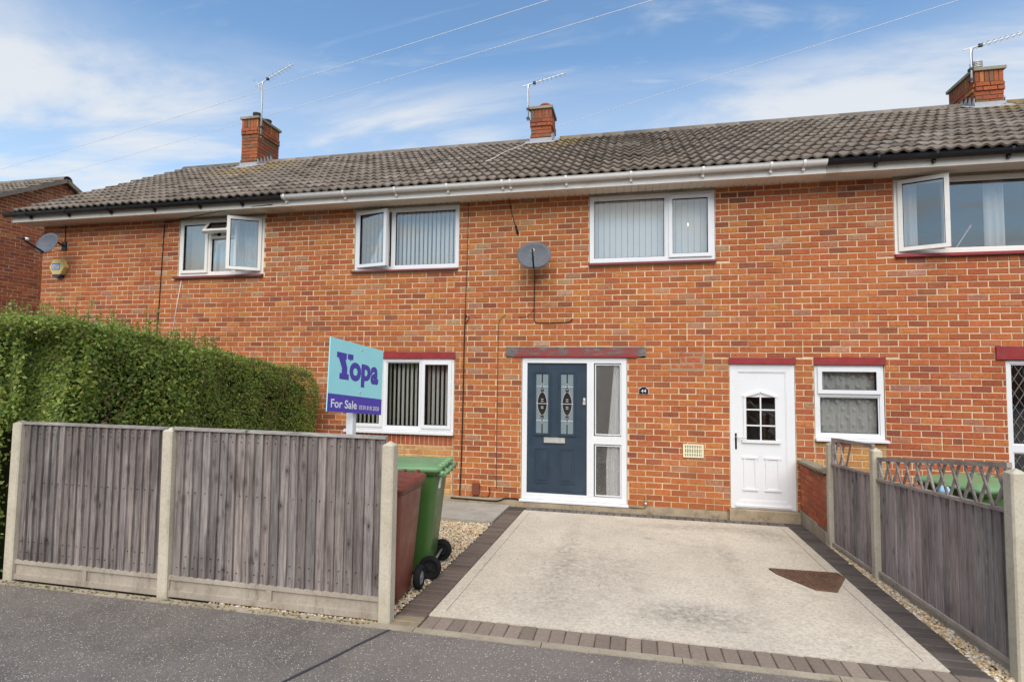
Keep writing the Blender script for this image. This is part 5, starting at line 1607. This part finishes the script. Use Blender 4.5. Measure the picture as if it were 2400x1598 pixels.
# ================================================================== small things on the facade
# house number plaque
def text_mesh(body, offset=0.0, extrude=.0):
    cu = bpy.data.curves.new('lettering', 'FONT'); cu.body = body; cu.size = 1.0; cu.offset = offset; cu.extrude = extrude; cu.resolution_u = 4
    ob = bpy.data.objects.new('lettering', cu); col.objects.link(ob)
    bpy.context.view_layer.update()
    me = bpy.data.meshes.new_from_object(ob.evaluated_get(bpy.context.evaluated_depsgraph_get()))
    bpy.data.objects.remove(ob); bpy.data.curves.remove(cu)
    return me
def lettering(name, body, box, M, mat, parent, offset=0.0):
    """fit text to box (u0,u1,v0,v1) in the frame M (x right, y up, z out)"""
    me = text_mesh(body, offset)
    co = np.zeros(len(me.vertices)*3, np.float32); me.vertices.foreach_get('co', co); co = co.reshape(-1, 3)
    lo, hi = co.min(0), co.max(0)
    u0, u1, v0, v1 = box
    co[:, 0] = u0+(co[:, 0]-lo[0])/(hi[0]-lo[0])*(u1-u0); co[:, 1] = v0+(co[:, 1]-lo[1])/(hi[1]-lo[1])*(v1-v0); co[:, 2] = 0
    me.vertices.foreach_set('co', co.ravel()); me.materials.clear(); me.materials.append(MAT[mat]); me.update()
    return link(name, me, parent, M)
FR = Matrix(((1,0,0,0),(0,0,-1,0),(0,1,0,0),(0,0,0,1)))     # x right, y up, z towards the street
pl = root('house_number_plaque', (-2.78, -.01, 1.57), 'small black arched plaque numbered 44 right of the blue door', 'plaque')
def plaque(s): return [(-.068*s, -.05*s), (.068*s, -.05*s), (.068*s, .018*s), (.05*s, .028*s), (.035*s, .046*s), (.0, .056*s), (-.035*s, .046*s), (-.05*s, .028*s), (-.068*s, .018*s)]
Mp = T(-2.783, -.004, 1.622) @ FR
m = MB(); m.prism(plaque(1.0), Mp, 0, .010); build(m, 'border', 'white_paint', pl)
m = MB(); m.prism(plaque(.94), Mp, .010, .012); build(m, 'face', 'plaque_black', pl)
lettering('numerals', '44', (-.036, .036, -.028, .018), Mp @ T(0, 0, .0135), 'white_paint', pl, .0)
# cream air vent
av = root('air_vent', (-2.12, -.01, .71), 'cream plastic louvred air vent right of the blue door', 'vent')
m = MB(); m.box(-2.245, -1.985, -.004, .01, .715, .885); build(m, 'backing', 'vent_dark', av)
m = MB(); frame_rect(m, -2.25, -1.98, .71, .89, .014, -.020, .002)
for zz in (.765, .83): m.box(-2.236, -1.994, -.018, 0, zz-.005, zz+.005)
build(m, 'grille_frame', 'vent_cream', av)
sm = MB(); sm.box(-.006, .006, -.017, 0, .724, .876); sme = sm.mesh('louvre', 'vent_cream')
for k in range(11): link('louvre', sme, av, T(-2.2275+k*.0225, 0, 0))
# brown meter box low on the wall and hose bib
o = root('junction_box', (-5.20, -.02, .0), 'small brown junction box low on the wall left of the blue door', 'box')
m = MB(); m.box(-5.285, -5.175, -.05, .0, .03, .20); build(m, 'case', 'brown_box', o); m = MB(); m.box(-5.275, -5.185, -.053, -.05, .04, .19); build(m, 'cover', 'brown_box', o)
o = root('outside_tap_pipe', (-2.78, -.03, .0), 'short brass pipe stub bent up the wall right of the blue door', 'pipe')
m = MB(); m.tube([(-3.0, -.035, -.015), (-2.80, -.035, -.012), (-2.765, -.035, .0), (-2.76, -.03, .05), (-2.755, -.02, .14)], .011, 8); build(m, 'pipe', 'stopcock', o, True)
m = MB(); m.tube([(-2.76, -.032, .035), (-2.76, -.031, .06)], .017, 8); build(m, 'clip', 'alu_white', o, True)
# cables on the wall: (points, radius, material, label)
def cable(pts, r_, mat, label, name='cable'):
    m = MB(); m.tube(pts, r_, 6)
    return tag(build(m, name, mat, None, True), label, 'cable', 'cables fixed to the facade')
def smoothp(pts, n=6):
    out = []
    P = [Vector(p) for p in pts]
    for i in range(len(P)-1):
        p0, p1, p2, p3 = P[max(0, i-1)], P[i], P[i+1], P[min(len(P)-1, i+2)]
        for k in range(n):
            t_ = k/n
            out.append(.5*((2*p1)+(-p0+p2)*t_+(2*p0-5*p1+4*p2-p3)*t_*t_+(-p0+3*p1-3*p2+p3)*t_**3))
    return out+[P[-1]]
cable([(-11.0, -.008, 4.40), (-11.02, -.008, 3.6), (-11.05, -.008, 2.6), (-11.06, -.008, 1.6)], .008, 'cable', 'dark cable down the wall left of the leftmost upstairs window')
cable([(-10.60, -.008, 3.40), (-10.68, -.008, 2.9), (-10.78, -.008, 2.2)], .005, 'wire_white', 'thin white wire hanging below the leftmost upstairs window')
cable([(-5.41, -.006, 4.48), (-5.425, -.006, 3.6), (-5.445, -.006, 2.73)], .005, 'cable_brown', 'thin brown cable from the eaves beside the upstairs window')
cable(smoothp([(-5.44, -.01, 2.76), (-5.45, -.014, 2.3), (-5.455, -.014, 1.5), (-5.47, -.014, .5), (-5.485, -.014, .02), (-5.44, -.016, -.02), (-5.28, -.02, -.01)]), .009, 'cable', 'thick black cable down the wall beside the ground floor window')
cable(smoothp([(-5.44, -.012, 2.72), (-5.40, -.02, 2.71), (-5.38, -.02, 2.68), (-5.42, -.016, 2.62), (-5.45, -.014, 2.56)]), .006, 'cable', 'loop of black cable above the ground floor window')
cable(smoothp([(-4.80, -.006, 2.72), (-4.88, -.006, 2.66), (-4.915, -.006, 2.5), (-4.92, -.006, 1.5), (-4.925, -.006, .6), (-4.92, -.006, .13)]), .004, 'cable_brown', 'thin brown wire down the wall left of the blue door')
cable(smoothp([(-5.03, -.01, .145), (-5.02, -.012, .08), (-5.05, -.012, .0), (-5.12, -.012, -.005), (-5.18, -.012, .0)]), .006, 'cable', 'short black cable looped from the brown junction box')
cable(smoothp([(-5.62, -.03, -.035), (-4.98, -.03, -.045), (-4.86, -.03, -.03), (-4.78, -.03, .0), (-4.62, -.03, .005), (-4.58, -.03, -.01)]), .012, 'cable', 'black pipe clipped along the foot of the wall')
cable(smoothp([(-4.36, -.06, 3.50), (-4.36, -.03, 3.35), (-4.365, -.012, 3.2), (-4.37, -.008, 2.75), (-4.36, -.008, 2.63), (-4.30, -.008, 2.60), (-4.0, -.008, 2.60), (-3.84, -.008, 2.61), (-3.80, -.008, 2.66)]), .007, 'cable', 'black cable hanging from the satellite dish over the door')
cable(smoothp([(-4.37, -.006, 2.82), (-4.42, -.006, 2.74), (-4.52, -.006, 2.69), (-4.6, -.006, 2.69)]), .0035, 'cable_brown', 'thin brown wire curling left below the satellite dish')
cable(smoothp([(-4.46, -.33, 4.62), (-4.75, -.35, 4.585), (-4.80, -.2, 4.55), (-4.77, -.03, 4.49), (-4.72, -.008, 4.25), (-4.66, -.008, 4.06)]), .005, 'cable', 'black drop wire from the white gutter to the wall')
cable(smoothp([(-8.6, -.36, 4.52), (-9.2, -.33, 4.50), (-9.9, -.20, 4.49), (-10.5, -.06, 4.475), (-11.0, -.02, 4.42)], 8), .006, 'cable', 'dark wire sagging below the black gutter of the left house')
m = MB(); m.tube([(-4.662, -.016, 4.075), (-4.628, -.016, 3.955)], .017, 8); tag(build(m, 'cable_clip', 'cable', None, True), 'dark torpedo shaped cable joint on the wall above the dish', 'cable joint')
m = MB(); m.tube([(-13.17, -.006, 4.5), (-13.16, -.006, 4.15)], .006, 6); tag(build(m, 'cable', 'cable', None, True), 'short black cable from the eaves to the left dish bracket', 'cable', 'cables fixed to the facade')

# satellite dishes
def dish(loc, face, wall_pt, label, w=.25, h_=.215):
    r_ = root('satellite_dish', wall_pt, label, 'satellite dish', 'satellite dishes')
    f = Vector(face).normalized(); up = Vector((0, 0, 1)); x = up.cross(f).normalized(); u = f.cross(x).normalized()
    c = Vector(loc)
    M = Matrix(((x.x, u.x, f.x, c.x), (x.y, u.y, f.y, c.y), (x.z, u.z, f.z, c.z), (0, 0, 0, 1)))
    m = MB(); K = 6; n = 32
    for sgn in (0, -.006):
        b = len(m.v); m.v.append(tuple(M @ Vector((0, 0, -.05+sgn))))
        for k in range(1, K+1):
            q = k/K
            for i in range(n):
                a = 2*math.pi*i/n; m.v.append(tuple(M @ Vector((w*q*math.cos(a), h_*q*math.sin(a), -.05*(1-q*q)+sgn))))
        for i in range(n):
            t_ = (b, b+1+i, b+1+(i+1) % n); m.f.append(t_ if sgn == 0 else t_[::-1]); m.c.append(None)
        for k in range(K-1):
            for i in range(n):
                a, a2 = b+1+k*n+i, b+1+k*n+(i+1) % n; q = (a, a+n, a2+n, a2); m.f.append(q if sgn == 0 else q[::-1]); m.c.append(None)
    N1 = 1+K*n
    for i in range(n):
        a, a2 = 1+(K-1)*n+i, 1+(K-1)*n+(i+1) % n; m.f.append((a, N1+a, N1+a2, a2)); m.c.append(None)
    build(m, 'reflector', 'dish_grey', r_, True)
    m = MB()
    for xo in (-.02, .02): m.lathe([(.0, .006), (.005, .005), (.006, 0)], M @ T(xo*2.2, -.03, -.046), 8)
    build(m, 'bolts', 'black_plastic', r_)
    m = MB(); lnb = M @ Vector((0, -h_*.70, .33))
    m.bar(M @ Vector((0, -h_*.92, -.02)), lnb, .022, .030); build(m, 'arm', 'black_plastic', r_)
    m = MB(); ax = (M @ Vector((0, 0, -.05))-lnb).normalized()
    m.tube([lnb-ax*.05+up*.03, lnb+up*.03], .018, 10); build(m, 'lnb', 'black_plastic', r_, True)
    m = MB(); m.tube([lnb+up*.03, lnb+ax*.02+up*.03, lnb+ax*.055+up*.03, lnb+ax*.062+up*.03], .03, 12, radii=[.02, .03, .028, .015]); build(m, 'feedhorn', 'alu_white', r_, True)
    m = MB(); bk = M @ Vector((0, -.02, -.07)); wp = Vector(wall_pt)
    m.tube([M @ Vector((0, 0, -.055)), bk, wp+Vector((0, -.13, .04)), wp+Vector((0, -.02, 0))], .017, 8)
    m.box(wp.x-.05, wp.x+.05, -.022, .0, wp.z-.08, wp.z+.08)
    build(m, 'bracket', 'black_plastic', r_)
    m = MB(); m.tube(smoothp([lnb-ax*.04, lnb-ax*.03+up*-.10, M @ Vector((0, -h_*1.1, .15)), M @ Vector((0, -h_*1.0, 0)), wp+Vector((0, -.03, -.09))]), .005, 6); build(m, 'lead', 'cable', r_, True)
    return r_
dish((-4.33, -.28, 3.565), (.12, -1, .33), (-4.36, 0, 3.62), 'oval grey satellite dish on the wall above the blue door')
dish((-13.05, -.42, 4.06), (-.02, -1, .30), (-13.17, 0, 4.10), 'grey satellite dish near the left corner below the black gutter', .24, .20)
# alarm box
al = root('alarm_box', (-13.2, 0, 3.70), 'yellow hexagonal burglar alarm box on the left corner of the terrace', 'alarm box')
hexp = [(.17*math.cos(R(60*k)), .14*math.sin(R(60*k))/math.sin(R(60))) for k in range(6)]
Ma = T(-13.22, 0, 3.70) @ FR
m = MB(); m.prism(hexp, Ma, 0, .085); build(m, 'case', 'alarm_yellow', al)
m = MB(); m.prism([(x*.97, y*.97) for x, y in hexp], Ma, .085, .092); build(m, 'front_cover', 'alarm_yellow', al)
m = MB(); m.prism([(-.075, -.18), (.075, -.18), (.088, -.141), (-.088, -.141)], Ma, .005, .09); build(m, 'strobe', 'alarm_blue', al)
m = MB(); m.prism([(-.105, -.052), (.075, -.052), (.075, .062), (-.105, .062)], Ma, .092, .0935); build(m, 'badge', 'white_paint', al)
m = MB()
for zz in (-.052, .048): m.prism([(-.105, zz), (.075, zz), (.075, zz+.016), (-.105, zz+.016)], Ma, .0935, .0945)
for xx in (-.105, .063): m.prism([(xx, -.036), (xx+.012, -.036), (xx+.012, .048), (xx, .048)], Ma, .0935, .0945)
build(m, 'badge_border', 'ink_blue', al)
lettering('badge_text', 'ADT', (-.082, .052, -.026, .038), Ma @ T(0, 0, .0947), 'ink_blue', al, .02)
m = MB()
for k in range(8):
    f0 = .12+.1*k; p = Vector(hexp[0])*(1-f0)+Vector(hexp[5])*f0
    m.obox(Ma @ T(p.x*1.005, p.y*1.005, .045) @ Matrix.Rotation(math.atan2(hexp[5][1]-hexp[0][1], hexp[5][0]-hexp[0][0]), 4, 'Z'), .004, .004, .036)
build(m, 'louvres', 'alarm_yellow', al)

# ---- TV aerials
def aerial(base, ztop, boom_end, label, boom_back=.12, elem=9, h=.11, slant=0, reflector=True):
    r_ = root('tv_aerial', base, label, 'aerial', 'television aerials on the chimneys')
    b = Vector(base); tp = Vector((b.x+.0, b.y, ztop)); e = Vector(boom_end)
    m = MB(); m.tube([b, tp], .016, 8); build(m, 'mast', 'alu_white', r_, True)
    d = (e-tp).normalized(); st = tp-d*boom_back
    m = MB(); m.bar(st, e, .016, .016); build(m, 'boom', 'alu_white', r_)
    side = d.cross(Vector((0, 0, 1))).normalized()
    upv = side.cross(d).normalized()
    ax = upv if slant else side
    L = (e-tp).length
    for k in range(elem):
        f = .16+.82*k/(elem-1); p = tp+d*L*f
        m = MB(); m.tube([p-ax*h*(1-.25*k/elem), p+ax*h*(1-.25*k/elem)], .006, 5); build(m, 'element', 'alu_white', r_)
    m = MB(); p = tp+d*L*.17; m.box(p.x-.03, p.x+.03, p.y-.02, p.y+.02, p.z-.03, p.z+.025); build(m, 'junction', 'black_plastic', r_)
    if reflector:
        m = MB(); p = st
        for s in (1, -1): m.tube([p, p+(upv*s*.8-d*.3)*.14], .006, 5)
        for s in (1, -1): m.tube([p+(upv*s*.8-d*.3)*.10-side*h*1.2, p+(upv*s*.8-d*.3)*.10+side*h*1.2], .006, 5)
        build(m, 'reflector', 'alu_white', r_)
    m = MB(); m.tube(smoothp([tp+d*L*.16, tp+Vector((.02, -.02, -.06)), tp+Vector((.018, -.02, -.4)), Vector((b.x+.018, b.y-.02, b.z+.05))]), .005, 5); build(m, 'lead', 'cable', r_)
    m = MB(); m.box(b.x-.03, b.x+.03, b.y-.025, b.y+.06, b.z+.02, b.z+.06); m.box(b.x-.03, b.x+.03, b.y-.025, b.y+.06, b.z+.22, b.z+.26); build(m, 'bracket', 'black_plastic', r_)
    return r_
aerial((-11.36, 2.93, 7.24), 8.56, (-10.60, 2.93, 8.90), 'tall white television aerial strapped to the left chimney', elem=8)
aerial((-5.085, 3.10, 7.16), 7.93, (-4.30, 3.10, 8.10), 'short white television aerial on the middle chimney', elem=8, reflector=False)
aerial((3.04, 3.12, 7.15), 7.78, (3.95, 3.12, 7.99), 'white television aerial on the right chimney', elem=9, reflector=False)
# white aerial lead down the tiles from the middle chimney
pts = []
for k in range(9):
    f = k/8; y = 3.05-2.1*f; x = -5.08-.35*f+.03*math.sin(9*f)
    pts.append((x, y, roofz(y)+.075))
cable(pts, .0045, 'wire_white', 'white aerial lead running down the roof tiles from the middle chimney')

# ---- overhead wires
def px(u, v): 
    return (RIGHT*((u-1200)/1301.8) + UP*(-(v-799)/1301.8) + FWD)
def wire(p0, d0, p1, d1, r_, label):
    a = CAM+px(*p0)*d0; b = CAM+px(*p1)*d1
    e0 = a+(a-b)*2.5; e1 = b+(b-a)*1.0
    n = 24; L = (e1-e0).length
    P = [e0.lerp(e1, k/n)-Vector((0, 0, .004*L*4*(k/n)*(1-k/n)-.004*L*.7)) for k in range(n+1)]
    m = MB(); m.tube(P, r_, 5); tag(build(m, 'overhead_wire', 'wire_white', None, True), label, 'wire', 'overhead telephone wires')
wire((479, 250), 19, (1274, 5), 12, .0070, 'overhead wire crossing the sky above the left chimney')
wire((683, 250), 19, (1534, 0), 12, .0070, 'overhead wire crossing the sky above the middle chimney')
wire((1467, 243), 19, (2245, 2), 12, .0070, 'overhead wire crossing the sky towards the right chimney')

# ================================================================== FOR-SALE BOARD
sg = root('for_sale_board', (-5.06, -4.11, G(-4.1)), 'pale turquoise and purple For Sale board on a white post behind the fence', 'sign')
c_ = Vector((-5.066, -4.083, 1.808)); Uv = Vector((.082, .717, -.079)).normalized(); Nv = Vector((1, -.11, 0)); Vv = Vector((-.025, .025, .547)).normalized()
Vv = (Vv-Uv*Vv.dot(Uv)).normalized(); Nv = Uv.cross(Vv).normalized()
BW, BH = .728, .549
Ms = Matrix(((Uv.x, Vv.x, Nv.x, c_.x), (Uv.y, Vv.y, Nv.y, c_.y), (Uv.z, Vv.z, Nv.z, c_.z), (0, 0, 0, 1)))
def uv(u, v): return ((u-.5)*BW, (.5-v)*BH)
m = MB(); m.obox(Ms @ T(0, 0, -.004), BW/2, BH/2, .004); build(m, 'board', 'sign_cyan', sg)
x0, y0 = uv(0, 1); x1, y1 = uv(1, .76)
m = MB(); m.prism([(x0, y0), (x1, y0), (x1, y1), (x0, y1)], Ms, .0002, .0012); build(m, 'lower_band', 'sign_purple', sg)
def poly_on(name, pts, mat, z=.0012):
    m = MB(); m.prism([uv(*p) for p in pts][::-1], Ms, .0002, z)
    return build(m, name, mat, sg)
YP = [(.122, .185), (.283, .185), (.283, .265), (.262, .265), (.300, .375), (.300, .465), (.333, .465), (.333, .540), (.178, .540), (.178, .465), (.212, .465), (.212, .395), (.152, .255), (.122, .255)]
YPo = [(u+(u-.225)*.04, v+(v-.36)*.03) for u, v in YP]
poly_on('logo_letter_outline', YPo, 'sign_navy', .0010); poly_on('logo_letter', YP, 'sign_purple', .0016)
BBp = [(.310, .180), (.400, .180), (.400, .248), (.370, .248), (.355, .272), (.340, .248), (.310, .248)]
poly_on('logo_bubble_outline', [(u+(u-.355)*.08, v+(v-.22)*.10) for u, v in BBp], 'sign_navy', .0010); poly_on('logo_bubble', BBp, 'sign_purple', .0016)
for ch_, (u0, u1, v0, v1) in (('o', (.352, .556, .540, .285)), ('p', (.572, .748, .612, .285)), ('a', (.758, .905, .545, .290))):
    a = uv(u0, v0); b = uv(u1, v1)
    lettering('logo_letter_outline', ch_, (a[0]-.004, b[0]+.004, a[1]-.004, b[1]+.004), Ms @ T(0, 0, .0010), 'sign_navy', sg, .040)
    lettering('logo_letter', ch_, (a[0], b[0], a[1], b[1]), Ms @ T(0, 0, .0018), 'sign_purple', sg, .022)
a = uv(.055, .945); b = uv(.505, .828); lettering('sale_text', 'For Sale', (a[0], b[0], a[1], b[1]), Ms @ T(0, 0, .0018), 'white_paint', sg, .018)
a = uv(.548, .940); b = uv(.945, .880); lettering('phone_number', '0330 818 2828', (a[0], b[0], a[1], b[1]), Ms @ T(0, 0, .0018), 'white_paint', sg, .004)
m = MB()
for v in (.075, .70): 
    q = uv(.555, v); m.lathe([(.0, .006), (.006, .005), (.008, .001)], Ms @ T(q[0], q[1], 0), 10)
build(m, 'bolts', 'steel', sg)
m = MB(); m.box(-5.135, -5.082, -4.115, -4.060, G(-4.1)-.1, 2.02); build(m, 'post', 'white_paint', sg)
# pale blue rag behind the trellis
m = MB(); m.lathe([(.0, .05), (.035, .04), (.05, .015), (.055, .0), (.03, -.02)], T(-.50, -3.0, .95), 9)
tag(build(m, 'cleaning_cloth', 'rag_blue', None, True), 'crumpled pale blue cloth behind the right fence trellis', 'cloth')

# ================================================================== NEXT TERRACE AT THE LEFT (gable end towards us)
nb = root('terraced_house', (-20, 3.4, G(3)), 'brick gable end of the next terrace at the far left', 'house', 'terrace facing the street')
NXW = -17.72
m = MB()
n0 = 0
m.v = [(NXW-.008, 0, -.3), (NXW-.008, 6.94, -.3), (NXW-.008, 6.94, ZS+.12), (NXW-.008, RIDGE_Y, roofz(RIDGE_Y)-.05), (NXW-.008, 0, ZS+.12)]; m.f = [(0, 1, 2, 3, 4)]; m.c = [None]
m.box(-28, NXW-.008, 0, .25, -.3, ZS+.1)
gw = build(m, 'wall', 'mortar', nb)
Mn = T(NXW, 0, 0) @ Matrix.Rotation(R(90), 4, 'Z')
rects = brick_rects(0, 6.9, 1.9, 7.0, [], keep=lambda x, z: z < min(roofz(x), roofz(2*RIDGE_Y-x))-.10)
npal = [((.44, .115, .042), 8), ((.36, .085, .04), 8), ((.29, .07, .042), 5), ((.22, .06, .045), 3), ((.48, .16, .06), 3)]
lay_bricks(rects, gw, Mn, 300, npal, visible=lambda x, z, a: a[0] < 190)
lay_roof(nb, -22.05, -17.55, -17.55-15*.3, None, 200)
m = MB(); m.bar((-17.57, -.38, roofz(-.38)-.03), (-17.57, RIDGE_Y, roofz(RIDGE_Y)-.03), .05, .10); m.bar((-17.57, RIDGE_Y, roofz(RIDGE_Y)-.03), (-17.57, 7.3, roofz(-.36)-.03), .05, .10)
build(m, 'verge', 'mortar_grey', nb)
# rear slope edge tiles seen behind the verge
# ================================================================== TERRACE ACROSS THE STREET (seen only as reflections)
op = root('terraced_house', (-4, -24, G(-18)), 'brick terrace across the street reflected in the ground floor windows', 'house', 'terrace facing the street')
m = MB(); m.box(-40, 34, -30, -23, -.5, 5.3); build(m, 'wall', 'brick', op, color=(.36, .10, .05))
m = MB(); m.v = [(-40.3, -22.6, 5.2), (34.3, -22.6, 5.2), (34.3, -26.5, 7.6), (-40.3, -26.5, 7.6), (34.3, -30.4, 5.2), (-40.3, -30.4, 5.2)]; m.f = [(1, 0, 3, 2), (2, 3, 5, 4)]; m.c = [None, None]
build(m, 'roof', 'roof_far', op)
for k in range(12):
    x = -36+k*5.7
    for (a, b, c, d) in ((x, x+1.8, 3.6, 4.7), (x, x+1.8, 1.0, 2.2), (x+2.6, x+3.6, .1, 2.2)):
        m = MB(); frame_rect(m, a, b, c, d, .08, -23.0, -22.95); f_ = build(m, 'window', 'upvc', op)
        m = MB(); m.box(a+.08, b-.08, -23.0, -22.98, c+.08, d-.08); build(m, 'pane', 'glass_clear_dark', f_)
